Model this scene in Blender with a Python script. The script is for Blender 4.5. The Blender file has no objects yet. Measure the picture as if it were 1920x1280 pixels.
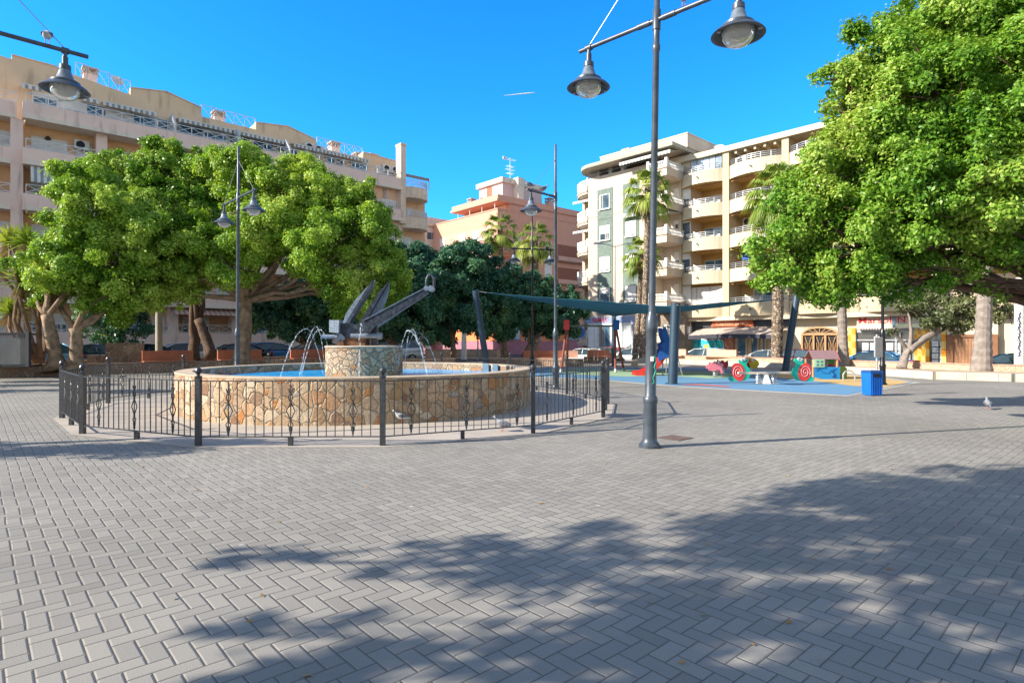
import bpy, math, random
import numpy as np
from mathutils import Vector, Matrix
random.seed(7)
RNG = np.random.default_rng(11)
F = 1120.0      # focal length of the photograph in photo pixels (1920 wide)
CH = 1.5        # eye height
SC = bpy.context.scene
C = SC.collection
R = math.radians

def G(px, py, h=0.0):
    d = (CH - h) * F / (py - 640.0)
    return Vector(((px - 960) * d / F, d, h))
def PD(px, py, d):
    return Vector(((px - 960) * d / F, d, CH + (640 - py) * d / F))

# ---------------------------------------------------------------- mesh builder
class MB:
    def __init__(s):
        s.v = []; s.f = []; s.m = []
    def add(s, vs, fs, m=0):
        b = len(s.v)
        s.v += [tuple(p) for p in vs]
        s.f += [tuple(b + i for i in f) for f in fs]
        s.m += [m] * len(fs)
    def hexa(s, p, m=0):
        s.add(p, [(0, 3, 2, 1), (4, 5, 6, 7), (0, 1, 5, 4), (1, 2, 6, 5), (2, 3, 7, 6), (3, 0, 4, 7)], m)
    def box(s, x0, x1, y0, y1, z0, z1, m=0):
        s.hexa([(x0, y0, z0), (x1, y0, z0), (x1, y1, z0), (x0, y1, z0), (x0, y0, z1), (x1, y0, z1), (x1, y1, z1), (x0, y1, z1)], m)
    def beam(s, a, b, w, h=None, m=0):
        a = Vector(a); b = Vector(b); h = h or w
        d = (b - a).normalized()
        up = Vector((0, 0, 1)) if abs(d.z) < .95 else Vector((1, 0, 0))
        x = d.cross(up).normalized() * (w / 2); y = x.cross(d).normalized() * (h / 2)
        s.hexa([a - x - y, a + x - y, b + x - y, b - x - y, a - x + y, a + x + y, b + x + y, b - x + y], m)
    def tube(s, pts, rad, n=8, m=0, cap=True):
        pts = [Vector(p) for p in pts]
        if not isinstance(rad, (list, tuple)): rad = [rad] * len(pts)
        vs = []; fs = []; ref = None
        for i, p in enumerate(pts):
            d = (pts[min(i + 1, len(pts) - 1)] - pts[max(i - 1, 0)])
            d = d.normalized() if d.length > 1e-9 else Vector((0, 0, 1))
            if ref is None:
                ref = d.orthogonal().normalized()
            ref = (ref - d * ref.dot(d))
            ref = ref.normalized() if ref.length > 1e-6 else d.orthogonal().normalized()
            y = d.cross(ref)
            for k in range(n):
                a = 2 * math.pi * k / n
                vs.append(p + (ref * math.cos(a) + y * math.sin(a)) * rad[i])
        for i in range(len(pts) - 1):
            for k in range(n):
                k2 = (k + 1) % n
                fs.append((i * n + k, i * n + k2, (i + 1) * n + k2, (i + 1) * n + k))
        if cap:
            fs.append(tuple(range(n))[::-1]); fs.append(tuple((len(pts) - 1) * n + k for k in range(n)))
        s.add(vs, fs, m)
    def lathe(s, prof, c=(0, 0, 0), n=24, m=0, a0=0, a1=2 * math.pi, closed=True):
        vs = []; fs = []
        nn = n if closed else n + 1
        for r, z in prof:
            for k in range(nn):
                a = a0 + (a1 - a0) * k / n
                vs.append((c[0] + r * math.cos(a), c[1] + r * math.sin(a), c[2] + z))
        for i in range(len(prof) - 1):
            for k in range(n):
                k2 = (k + 1) % nn if closed else k + 1
                fs.append((i * nn + k, i * nn + k2, (i + 1) * nn + k2, (i + 1) * nn + k))
        s.add(vs, fs, m)
    def poly(s, pts, d, m=0):
        d = Vector(d); pts = [Vector(p) for p in pts]; n = len(pts)
        vs = pts + [p + d for p in pts]
        fs = [tuple(range(n))[::-1], tuple(range(n, 2 * n))] + [(i, (i + 1) % n, n + (i + 1) % n, n + i) for i in range(n)]
        s.add(vs, fs, m)
    def build(s, name, mats, parent=None, smooth=False, loc=None, rot=None):
        me = bpy.data.meshes.new(name)
        me.from_pydata(s.v, [], s.f)
        if not isinstance(mats, (list, tuple)): mats = [mats]
        for mt in mats: me.materials.append(mt)
        if len(mats) > 1: me.polygons.foreach_set('material_index', s.m)
        if smooth: me.polygons.foreach_set('use_smooth', [True] * len(s.f))
        me.update()
        if smooth and smooth != 2:
            try: me.set_sharp_from_angle(angle=R(40))
            except Exception: pass
        o = bpy.data.objects.new(name, me); C.objects.link(o)
        if parent: o.parent = parent
        if loc is not None: o.location = loc
        if rot is not None: o.rotation_euler = rot
        return o

def empty(name, label, cat, loc=(0, 0, 0), rz=0.0, group=None):
    o = bpy.data.objects.new(name, None); C.objects.link(o)
    o.location = loc; o.rotation_euler = (0, 0, rz)
    o.empty_display_size = .3
    return tag(o, label, cat, group)
def tag(o, label, cat, group=None):
    o['label'] = label; o['category'] = cat
    if group: o['group'] = group
    return o
def struct(o, kind='structure', label=None, cat=None):
    o['kind'] = kind
    if label: o['label'] = label; o['category'] = cat or 'setting'
    return o
def children(o): return [c for c in bpy.data.objects if c.parent == o]
def dup(root, loc, rz, label, remat=None):
    kids = {}
    for c in bpy.data.objects:
        if c.parent: kids.setdefault(c.parent.name, []).append(c)
    def rec(o, par):
        c = o.copy(); C.objects.link(c)
        if par: c.parent = par
        if remat and o.type == 'MESH':
            for i, ms in enumerate(o.data.materials):
                if ms and ms.name in remat:
                    if c.data == o.data: c.data = o.data.copy()
                    c.data.materials[i] = remat[ms.name]
        for k in kids.get(o.name, []): rec(k, c)
        return c
    r = rec(root, None)
    r.location = loc; r.rotation_euler = (0, 0, rz); r['label'] = label
    return r

# ---------------------------------------------------------------- materials
class E:
    """tiny expression layer over Math nodes"""
    nt = None
    def __init__(s, sock): s.s = sock
    @staticmethod
    def op(name, *a):
        n = E.nt.nodes.new('ShaderNodeMath'); n.operation = name
        for i, x in enumerate(a):
            if isinstance(x, E): E.nt.links.new(x.s, n.inputs[i])
            else: n.inputs[i].default_value = x
        return E(n.outputs[0])
    def __add__(s, o): return E.op('ADD', s, o)
    __radd__ = __add__
    def __sub__(s, o): return E.op('SUBTRACT', s, o)
    def __rsub__(s, o): return E.op('SUBTRACT', o, s)
    def __mul__(s, o): return E.op('MULTIPLY', s, o)
    __rmul__ = __mul__
    def floor(s): return E.op('FLOOR', s)
def newmat(name):
    m = bpy.data.materials.new(name); m.use_nodes = True
    nt = m.node_tree; b = nt.nodes['Principled BSDF']
    return m, nt, b
def N(nt, typ, **kw):
    n = nt.nodes.new(typ)
    for k, v in kw.items():
        if hasattr(n, k): setattr(n, k, v)
        else: n.inputs[k.replace('_', ' ')].default_value = v
    return n
def coords(nt, kind='Object', scale=(1, 1, 1)):
    tc = nt.nodes.new('ShaderNodeTexCoord'); mp = nt.nodes.new('ShaderNodeMapping')
    mp.inputs['Scale'].default_value = scale
    nt.links.new(tc.outputs[kind], mp.inputs[0]); return mp.outputs[0]
def c4(c): return (c[0], c[1], c[2], 1)
def mix(nt, fac, a, b, mode='MIX'):
    n = nt.nodes.new('ShaderNodeMix'); n.data_type = 'RGBA'; n.blend_type = mode
    for sock, x in ((n.inputs[0], fac), (n.inputs[6], a), (n.inputs[7], b)):
        if isinstance(x, (int, float)): sock.default_value = x
        elif isinstance(x, (tuple, list)): sock.default_value = c4(x)
        else: nt.links.new(x, sock)
    return n.outputs[2]
def ramp(nt, src, stops):
    n = nt.nodes.new('ShaderNodeValToRGB'); e = n.color_ramp.elements
    while len(e) < len(stops): e.new(.5)
    for k, (p, c) in enumerate(stops):
        e[k].position = p; e[k].color = c4(c) if not isinstance(c, (int, float)) else (c, c, c, 1)
    nt.links.new(src, n.inputs[0]); return n.outputs[0]
def bump(nt, h, b, strength=.4, dist=.01):
    n = nt.nodes.new('ShaderNodeBump'); n.inputs['Strength'].default_value = strength; n.inputs['Distance'].default_value = dist
    nt.links.new(h, n.inputs['Height']); nt.links.new(n.outputs[0], b.inputs['Normal'])
MATS = {}
def mat(name, col, rough=.7, metal=0, var=.12, scale=3.0, bmp=0.0, bscale=60, streak=0.0, spec=.3):
    if name in MATS: return MATS[name]
    m, nt, b = newmat(name)
    v = coords(nt)
    n = N(nt, 'ShaderNodeTexNoise', Scale=scale, Detail=4.0)
    nt.links.new(v, n.inputs['Vector'])
    lo = tuple(max(0, x * (1 - var)) for x in col); hi = tuple(min(1, x * (1 + var)) for x in col)
    cc = ramp(nt, n.outputs['Fac'], [(.3, lo), (.7, hi)])
    if streak:
        v2 = coords(nt, scale=(1.3, 1.3, .22))
        n2 = N(nt, 'ShaderNodeTexNoise', Scale=1.6, Detail=5.0); nt.links.new(v2, n2.inputs['Vector'])
        f = ramp(nt, n2.outputs['Fac'], [(.56, 0.0), (.75, streak)])
        cc = mix(nt, f, cc, tuple(x * .35 for x in col))
    nt.links.new(cc, b.inputs['Base Color'])
    b.inputs['Roughness'].default_value = rough; b.inputs['Metallic'].default_value = metal
    b.inputs['Specular IOR Level'].default_value = spec
    if bmp:
        n3 = N(nt, 'ShaderNodeTexNoise', Scale=bscale, Detail=3.0); nt.links.new(v, n3.inputs['Vector'])
        bump(nt, n3.outputs['Fac'], b, bmp, .01)
    MATS[name] = m; return m
def stone(name, stops, mortar, scale=4.0, rnd=1.0, mw=.05, bstr=.8):
    m, nt, b = newmat(name)
    v = coords(nt)
    wn = N(nt, 'ShaderNodeTexNoise', Scale=3.0, Detail=2.0); nt.links.new(v, wn.inputs['Vector'])
    va = nt.nodes.new('ShaderNodeVectorMath'); va.operation = 'MULTIPLY_ADD'
    nt.links.new(wn.outputs['Color'], va.inputs[0]); va.inputs[1].default_value = (.24, .24, .24); nt.links.new(v, va.inputs[2])
    vo = N(nt, 'ShaderNodeTexVoronoi', feature='F1', Scale=scale, Randomness=rnd)
    ve = N(nt, 'ShaderNodeTexVoronoi', feature='DISTANCE_TO_EDGE', Scale=scale, Randomness=rnd)
    for x in (vo, ve): nt.links.new(va.outputs[0], x.inputs['Vector'])
    sp = nt.nodes.new('ShaderNodeSeparateColor'); nt.links.new(vo.outputs['Color'], sp.inputs[0])
    cs = ramp(nt, sp.outputs[0], stops)
    nz = N(nt, 'ShaderNodeTexNoise', Scale=22.0, Detail=5.0); nt.links.new(v, nz.inputs['Vector'])
    sh = ramp(nt, nz.outputs['Fac'], [(.3, .72), (.7, 1.15)])
    cs = mix(nt, 1.0, cs, sh, 'MULTIPLY')
    mk = ramp(nt, ve.outputs['Distance'], [(mw * .5, 0.0), (mw, 1.0)])
    nt.links.new(mix(nt, mk, mortar, cs), b.inputs['Base Color'])
    b.inputs['Roughness'].default_value = .75; b.inputs['Specular IOR Level'].default_value = .25
    hh = E; E.nt = nt
    h = E(ramp(nt, ve.outputs['Distance'], [(0, 0.0), (mw * 1.6, 1.0)])) * .8 + E(nz.outputs['Fac']) * .35 + E(sp.outputs[1]) * .3
    bump(nt, h.s, b, bstr, .03)
    MATS[name] = m; return m
def glassdark(name, col=(.03, .05, .07), rough=.06):
    if name in MATS: return MATS[name]
    m, nt, b = newmat(name)
    v = coords(nt); n = N(nt, 'ShaderNodeTexNoise', Scale=.7, Detail=2.0); nt.links.new(v, n.inputs['Vector'])
    nt.links.new(ramp(nt, n.outputs['Fac'], [(.35, tuple(x * .6 for x in col)), (.7, tuple(min(1, x * 1.8) for x in col))]), b.inputs['Base Color'])
    b.inputs['Roughness'].default_value = rough; b.inputs['Specular IOR Level'].default_value = .8
    MATS[name] = m; return m
def leafmat(name, stops, trans=.35, pscale=.5, spec=.35):
    m, nt, b = newmat(name)
    g = nt.nodes.new('ShaderNodeNewGeometry')
    n = N(nt, 'ShaderNodeTexNoise', Scale=pscale, Detail=2.0); nt.links.new(g.outputs['Position'], n.inputs['Vector'])
    E.nt = nt
    f = E(g.outputs['Random Per Island']) * .55 + (E(n.outputs['Fac']) - .5) * 1.5 + .25
    col = ramp(nt, f.s, stops)
    nt.links.new(col, b.inputs['Base Color']); b.inputs['Roughness'].default_value = .42
    b.inputs['Specular IOR Level'].default_value = spec
    t = nt.nodes.new('ShaderNodeBsdfTranslucent')
    nt.links.new(mix(nt, 1.0, col, (1.25, 1.15, .55), 'MULTIPLY'), t.inputs[0])
    ms = nt.nodes.new('ShaderNodeMixShader'); ms.inputs[0].default_value = trans
    nt.links.new(b.outputs[0], ms.inputs[1]); nt.links.new(t.outputs[0], ms.inputs[2])
    nt.links.new(ms.outputs[0], nt.nodes['Material Output'].inputs[0])
    MATS[name] = m; return m

def paving(name, ang):
    """herringbone block paving, 100 x 200 mm blocks laid along the street grid"""
    m, nt, b = newmat(name); E.nt = nt
    tc = nt.nodes.new('ShaderNodeNewGeometry')
    sep = nt.nodes.new('ShaderNodeSeparateXYZ'); nt.links.new(tc.outputs['Position'], sep.inputs[0])
    X = E(sep.outputs[0]); Y = E(sep.outputs[1])
    w = .1
    wn = N(nt, 'ShaderNodeTexNoise', Scale=1.3, Detail=1.0); nt.links.new(tc.outputs['Position'], wn.inputs['Vector'])
    wob = (E(wn.outputs['Fac']) - .5) * .25
    e1 = (math.cos(ang - math.pi / 2), math.sin(ang - math.pi / 2)); e2 = (math.cos(ang), math.sin(ang))
    u = (X * e1[0] + Y * e1[1]) * (1 / w) + wob; v = (X * e2[0] + Y * e2[1]) * (1 / w) + wob
    i = u.floor(); j = v.floor(); fu = u - i; fv = v - j
    t = E.op('FLOORED_MODULO', i - j, 4.0)
    is_ = [E.op('COMPARE', t, float(k), .1) for k in range(4)]
    dl = fu + is_[1] * 9; dr = (1 - fu) + is_[0] * 9; db = fv + is_[2] * 9; dt = (1 - fv) + is_[3] * 9
    d = E.op('MINIMUM', E.op('MINIMUM', dl, dr), E.op('MINIMUM', db, dt))
    cx = nt.nodes.new('ShaderNodeCombineXYZ')
    nt.links.new((i - is_[1]).s, cx.inputs[0]); nt.links.new((j - is_[2]).s, cx.inputs[1])
    wh = nt.nodes.new('ShaderNodeTexWhiteNoise'); wh.noise_dimensions = '2D'; nt.links.new(cx.outputs[0], wh.inputs[0])
    base = ramp(nt, wh.outputs[0], [(0, (.252, .240, .219)), (.5, (.278, .264, .239)), (.85, (.297, .281, .253)), (.965, (.31, .29, .258)), (.975, (.235, .22, .20)), (1, (.245, .23, .21))])
    n1 = N(nt, 'ShaderNodeTexNoise', Scale=.35, Detail=5.0); nt.links.new(tc.outputs['Position'], n1.inputs['Vector'])
    base = mix(nt, 1.0, base, ramp(nt, n1.outputs['Fac'], [(.3, .86), (.7, 1.12)]), 'MULTIPLY')
    n2 = N(nt, 'ShaderNodeTexNoise', Scale=240.0, Detail=3.0); nt.links.new(tc.outputs['Position'], n2.inputs['Vector'])
    base = mix(nt, 1.0, base, ramp(nt, n2.outputs['Fac'], [(.32, .68), (.68, 1.3)]), 'MULTIPLY')
    # pale spots of old gum and bird lime, darker stains
    vs = N(nt, 'ShaderNodeTexVoronoi', feature='F1', Scale=1.7); nt.links.new(tc.outputs['Position'], vs.inputs['Vector'])
    base = mix(nt, ramp(nt, vs.outputs['Distance'], [(.018, .75), (.045, 0.0)]), base, (.5, .5, .48))
    n4 = N(nt, 'ShaderNodeTexNoise', Scale=1.1, Detail=6.0, Roughness=.7); nt.links.new(tc.outputs['Position'], n4.inputs['Vector'])
    base = mix(nt, ramp(nt, n4.outputs['Fac'], [(.62, 0.0), (.74, .3)]), base, (.14, .13, .12))
    joint = ramp(nt, d.s, [(.012, 0.0), (.04, 1.0)])
    nt.links.new(mix(nt, joint, (.10, .09, .08), base), b.inputs['Base Color'])
    b.inputs['Roughness'].default_value = .82; b.inputs['Specular IOR Level'].default_value = .25
    h = E(ramp(nt, d.s, [(.0, 0.0), (.02, .2), (.10, 1.0)])) + E(n2.outputs['Fac']) * .10 + E(wh.outputs[0]) * .25
    bump(nt, h.s, b, .8, .006)
    MATS[name] = m; return m

# ---------------------------------------------------------------- camera, light
cam = bpy.data.cameras.new('camera'); co = bpy.data.objects.new('camera', cam); C.objects.link(co)
co.location = (0, 0, CH); co.rotation_euler = (R(90), 0, 0)
cam.sensor_width = 36; cam.lens = 36 * F / 1920; cam.clip_end = 6000; cam.clip_start = .05
SC.camera = co
SC.view_settings.view_transform = 'Standard'; SC.view_settings.look = 'None'
SC.view_settings.exposure = .9
AZ = math.atan2(.285, .96); EL = R(29.5)
LD = Vector((math.cos(AZ) * math.cos(EL), math.sin(AZ) * math.cos(EL), -math.sin(EL)))
sl = bpy.data.lights.new('sun', 'SUN'); sl.energy = 5.0; sl.angle = R(.45); sl.color = (1, .91, .78)
so = bpy.data.objects.new('sun', sl); C.objects.link(so)
so.rotation_euler = LD.to_track_quat('-Z', 'Y').to_euler(); so.location = (-40, -10, 40)
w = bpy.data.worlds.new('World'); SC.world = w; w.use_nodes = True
wn = w.node_tree; bg = wn.nodes['Background']
sky = wn.nodes.new('ShaderNodeTexSky'); sky.sky_type = 'NISHITA'; sky.sun_disc = False
sky.sun_elevation = EL; sky.sun_rotation = math.atan2(-LD.x, -LD.y)
sky.air_density = 1.0; sky.dust_density = .3; sky.ozone_density = 2.0
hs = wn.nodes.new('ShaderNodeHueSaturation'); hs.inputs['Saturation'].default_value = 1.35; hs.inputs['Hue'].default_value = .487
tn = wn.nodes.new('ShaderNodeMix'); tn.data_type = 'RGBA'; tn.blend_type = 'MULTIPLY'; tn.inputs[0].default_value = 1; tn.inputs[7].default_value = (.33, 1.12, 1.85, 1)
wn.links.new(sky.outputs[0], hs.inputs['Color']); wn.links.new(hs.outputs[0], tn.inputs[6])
# deep blue tint ahead; unseen sky paled to keep the fill light neutral
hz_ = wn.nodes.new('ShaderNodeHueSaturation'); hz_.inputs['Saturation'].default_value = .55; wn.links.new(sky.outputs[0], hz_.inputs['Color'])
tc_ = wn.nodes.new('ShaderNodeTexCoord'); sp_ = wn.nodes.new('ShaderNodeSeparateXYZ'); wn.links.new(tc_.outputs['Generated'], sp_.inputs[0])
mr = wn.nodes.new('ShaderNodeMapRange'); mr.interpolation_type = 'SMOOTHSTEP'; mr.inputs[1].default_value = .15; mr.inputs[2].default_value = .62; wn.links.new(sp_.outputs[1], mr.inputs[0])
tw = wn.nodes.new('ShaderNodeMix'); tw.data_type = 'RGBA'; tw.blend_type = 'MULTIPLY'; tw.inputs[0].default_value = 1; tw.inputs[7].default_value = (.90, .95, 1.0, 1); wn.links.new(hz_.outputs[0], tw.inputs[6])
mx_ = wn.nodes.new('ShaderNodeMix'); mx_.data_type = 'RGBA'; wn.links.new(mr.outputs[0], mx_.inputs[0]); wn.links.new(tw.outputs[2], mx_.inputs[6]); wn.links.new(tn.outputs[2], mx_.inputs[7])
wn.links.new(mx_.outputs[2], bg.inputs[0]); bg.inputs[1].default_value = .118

# ---------------------------------------------------------------- local frames of the street grid
UA = R(41.3)
class Fr:
    def __init__(s, ox, oy, ang):
        s.ox, s.oy, s.a = ox, oy, ang; s.c = math.cos(ang); s.s = math.sin(ang)
    def at(s, px, py=640, off=0.0):
        """photo pixel -> (x along the facade, height) on the plane 'off' metres behind the facade"""
        r = (px - 960) / F
        t = (off - s.ox * s.s + s.oy * s.c) / (s.c - r * s.s)
        dx, dy = t * r - s.ox, t - s.oy
        return dx * s.c + dy * s.s, CH + (640 - py) * t / F
    def x(s, px, off=0.0): return s.at(px, 640, off)[0]
    def world(s, x, y, z=0): return Vector((s.ox + x * s.c - y * s.s, s.oy + x * s.s + y * s.c, z))
# ================================================================= common building helpers
WHITE = mat('white_paint', (.74, .73, .70), .55, var=.05)
RAILW = mat('rail_white', (.62, .64, .66), .5, var=.05)
GLASS = glassdark('window_glass', (.05, .09, .13))
GLASSB = glassdark('window_glass_blue', (.06, .16, .27))
SHUT = mat('roller_shutter', (.72, .70, .66), .6, var=.05)
CURT = mat('curtain', (.42, .40, .36), .9, var=.25, scale=9)
METAL = mat('grey_metal', (.32, .34, .36), .45, .6, var=.1)
ACW = mat('unit_casing', (.66, .65, .62), .5, var=.06)
DARK = mat('dark_recess', (.03, .03, .035), .8)

def rail_x(mb, x0, x1, y, z0, h, m=0, t=.035, post=1.05):
    n = max(1, round((x1 - x0) / post)); st = (x1 - x0) / n
    mb.box(x0, x1, y - t, y, z0 + h - t, z0 + h, m); mb.box(x0, x1, y - t, y, z0 + .05, z0 + .05 + t, m)
    for i in range(n + 1):
        x = x0 + i * st; mb.box(x - t / 2, x + t / 2, y - t - .002, y + .002, z0, z0 + h - t, m)
        if i < n:
            mb.beam((x, y - t / 2, z0 + .07), (x + st, y - t / 2, z0 + h - t), t * .8, m=m)
            mb.beam((x + st, y - t / 2, z0 + .07), (x, y - t / 2, z0 + h - t), t * .75, m=m)
def rail_h(mb, pts, z0, h, rows=3, t=.05, m=0):
    for a, b in zip(pts[:-1], pts[1:]):
        for k in range(rows):
            z = z0 + h * (k + 1) / rows
            mb.beam((a[0], a[1], z), (b[0], b[1], z), t, m=m)
    for a in pts[::2]:
        mb.beam((a[0], a[1], z0), (a[0], a[1], z0 + h), t * .9, m=m)
def balus(mb, pts, z0, h, m=0, step=.2):
    for a, b in zip(pts[:-1], pts[1:]):
        a = Vector((a[0], a[1], 0)); b = Vector((b[0], b[1], 0)); L = (b - a).length; n = max(1, int(L / step))
        mb.beam(a + Vector((0, 0, z0 + h)), b + Vector((0, 0, z0 + h)), .14, .1, m)
        for k in range(n):
            p = a.lerp(b, (k + .5) / n)
            mb.tube([p + Vector((0, 0, z0)), p + Vector((0, 0, z0 + h * .35)), p + Vector((0, 0, z0 + h))], [.045, .07, .035], 6, m, False)
def window(par, x, z, w, h, y, style=0, glass=None, fr=None, label=None, face=-1):
    """framed opening standing on a wall whose outer face is at y; front is -y.  frame > pane / blind"""
    mb = MB(); t = .07
    mb.box(x, x + w, y - .05, y - .004, z, z + t); mb.box(x, x + w, y - .05, y - .004, z + h - t, z + h)
    mb.box(x, x + t, y - .05, y - .004, z + t, z + h - t); mb.box(x + w - t, x + w, y - .05, y - .004, z + t, z + h - t)
    n = max(1, round(w / .9))
    for k in range(1, n): mb.box(x + w * k / n - .03, x + w * k / n + .03, y - .047, y - .004, z + t, z + h - t)
    if h < 1.6: mb.box(x - .08, x + w + .08, y - .14, y - .004, z - .07, z)
    o = mb.build('window', fr or WHITE, par)
    g = MB(); g.box(x + t, x + w - t, y - .022, y - .006, z + t, z + h - t)
    g.build('pane', glass or GLASS, o)
    WR_ = random.Random(int(x * 977 + z * 131) % 9973)
    if WR_.random() < .45:
        q = MB(); k = WR_.choice([.3, .45, .6]); xx = x + t + (0 if WR_.random() < .5 else (w - 2 * t) * (1 - k)); kk = max(3, int((w - 2 * t) * k / .12))
        for i_ in range(kk): q.box(xx + (w - 2 * t) * k * i_ / kk, xx + (w - 2 * t) * k * (i_ + .8) / kk, y - .021 + .003 * (i_ % 2) - .004, y - .019, z + t, z + h - t - .002)
        q.build('curtain', CURT, o)
    drop = [0, .35, .55, .92, .15][style % 5]
    if drop:
        s = MB(); zz = z + h - t; dz = (h - 2 * t) * drop; k = max(2, int(dz / .12))
        for q in range(k):
            s.box(x + t + .003, x + w - t - .003, y - .042 + .004 * (q % 2), y - .024, zz - dz * (q + 1) / k, zz - dz * q / k)
        s.build('roller_blind', SHUT, o)
    return o
def ac_unit(par, x, y, z, s=1.0, name='air_conditioner'):
    mb = MB(); w, d, h = .85 * s, .34 * s, .62 * s
    mb.box(x, x + w, y - d, y, z, z + h)
    o = mb.build(name, ACW, par)
    g = MB(); g.lathe([(.0, 0), (.05 * s, .0), (.24 * s, 0), (.25 * s, .012)], (0, 0, 0), 16)
    f = g.build('fan_grille', DARK, o, loc=(x + w * .4, y - d - .004, z + h / 2), rot=(R(90), 0, 0))
    return o
def chimney(par, x, y, z, h=1.3, w=.6, m=None):
    mb = MB(); mb.box(x, x + w, y, y + w, z, z + h); mb.box(x - .07, x + w + .07, y - .07, y + w + .07, z + h, z + h + .1, 1)
    for a in (0, w - .1):
        for b in (0, w - .1): mb.box(x + a, x + a + .1, y + b, y + b + .1, z + h + .1, z + h + .35, 1)
    mb.box(x - .08, x + w + .08, y - .08, y + w + .08, z + h + .35, z + h + .47, 1)
    return mb.build('chimney', [m or WHITE, mat('chimney_cap', (.45, .36, .3), .8)], par)
def dish(par, x, y, z, r=.45, ang=0.6):
    mb = MB(); mb.lathe([(r, 0.16), (r * .7, .07), (r * .35, .02), (0.01, 0)], (0, 0, 0), 18)
    mb.beam((0, 0, .0), (0, 0, .42), .03); mb.box(-.04, .04, -.04, .04, .4, .48)
    o = mb.build('satellite_dish', mat('dish', (.6, .6, .58), .5), par, loc=(x, y, z + .8), rot=(R(62), 0, R(25) * ang))
    p = MB(); p.tube([(0, 0, 0), (0, 0, .8)], .03, 6); p.build('mast', METAL, par, loc=(x, y + .1, z))
    return o
def awning(par, x0, x1, y, z, out=1.1, drop=.4, val=.28, stripe=None):
    """sloping cloth with a hanging scalloped edge"""
    m = stripe
    n = max(4, int((x1 - x0) / .17)); mb = MB()
    for i in range(n):
        a = x0 + (x1 - x0) * i / n; b = x0 + (x1 - x0) * (i + 1) / n; k = i % 2
        mb.add([(a, y, z), (b, y, z), (b, y - out, z - drop), (a, y - out, z - drop)], [(0, 1, 2, 3)], k)
        mb.add([(a, y - out, z - drop), (b, y - out, z - drop), (b, y - out - .01, z - drop - val), ((a + b) / 2, y - out - .01, z - drop - val - .05), (a, y - out - .01, z - drop - val)], [(0, 1, 2, 3, 4)], k)
    mb.beam((x0, y - out + .03, z - drop + .03), (x1, y - out + .03, z - drop + .03), .07, m=0)
    return mb.build('awning', m, par)
STRIPE = [mat('awning_white', (.62, .62, .6), .8), mat('awning_grey', (.25, .27, .27), .8)]
STRIPE2 = [mat('awning_cream', (.62, .58, .5), .8), mat('awning_tan', (.44, .42, .38), .8)]

def text_obj(name, s, height, m, parent, loc, rot, width=None, depth=.02, shear=0, bold=0.0):
    cu = bpy.data.curves.new(name, 'FONT'); cu.body = s; cu.size = 1; cu.extrude = 0; cu.shear = shear; cu.offset = bold
    to = bpy.data.objects.new('tmp_' + name, cu); C.objects.link(to)
    dg = bpy.context.evaluated_depsgraph_get()
    me = bpy.data.meshes.new_from_object(to.evaluated_get(dg))
    bpy.data.objects.remove(to); bpy.data.curves.remove(cu)
    xs = [v.co.x for v in me.vertices]; ys = [v.co.y for v in me.vertices]
    sy = height / (max(ys) - min(ys)); sx = (width / (max(xs) - min(xs))) if width else sy
    x0, y0 = min(xs), min(ys)
    vs = [((v.co.x - x0) * sx, (v.co.y - y0) * sy, 0) for v in me.vertices]
    fs = [tuple(p.vertices) for p in me.polygons]
    mb = MB(); mb.add(vs, fs); nv = len(vs)
    mb.add([(x, y, -depth) for x, y, z in vs], [f[::-1] for f in fs])
    from collections import Counter
    ec = Counter(); 
    for f in fs:
        for a, b in zip(f, f[1:] + f[:1]): ec[(min(a, b), max(a, b))] += 1
    for f in fs:
        for a, b in zip(f, f[1:] + f[:1]):
            if ec[(min(a, b), max(a, b))] == 1:
                mb.f.append((b, a, a + nv, b + nv)); mb.m.append(0)
    bpy.data.meshes.remove(me)
    return mb.build(name, m, parent, loc=loc, rot=rot)

# ================================================================= ground
ASPH = mat('asphalt', (.055, .056, .06), .9, var=.25, scale=2, bmp=.3, bscale=150)
g = MB(); g.add([(-2500, -2500, -.62), (2500, -2500, -.62), (2500, 2500, -.62), (-2500, 2500, -.62)], [(0, 1, 2, 3)])
struct(g.build('ground', mat('far_ground', (.10, .095, .085), .95, var=.3, scale=.05)), label='open ground reaching to the horizon')
plz = [(-44, 5), (-44, -30), (50, -30), (50, -9.6), (20, 21.5), (16.9, 23.8), (16.2, 27.5), (14.5, 35.5), (9, 43), (0, 46), (-7, 39), (-14.2, 31.4)]
g = MB(); g.poly([(x, y, -.5) for x, y in plz], (0, 0, .5))
PAVE = paving('block_paving', R(42.0))
struct(g.build('plaza_paving', PAVE), label='grey herringbone block paving of the square')
g = MB(); g.poly([(x, y, -.55) for x, y in [(-60, -12), (-44, 5), (-14.2, 31.2), (-7, 39), (0, 46), (9, 43), (12, 60), (30, 90), (-60, 90)]], (0, 0, .47))
struct(g.build('road', ASPH), label='asphalt street along the long apartment block')
g = MB(); g.poly([(x, y, -.60) for x, y in [(9, 43), (14.5, 35.5), (16.2, 27.5), (16.9, 23.8), (20, 21.5), (50, -9.6), (90, -9), (60, 60), (12, 60)]], (0, 0, .12))
struct(g.build('side_road', ASPH), label='lower asphalt street before the cream block')

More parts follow.
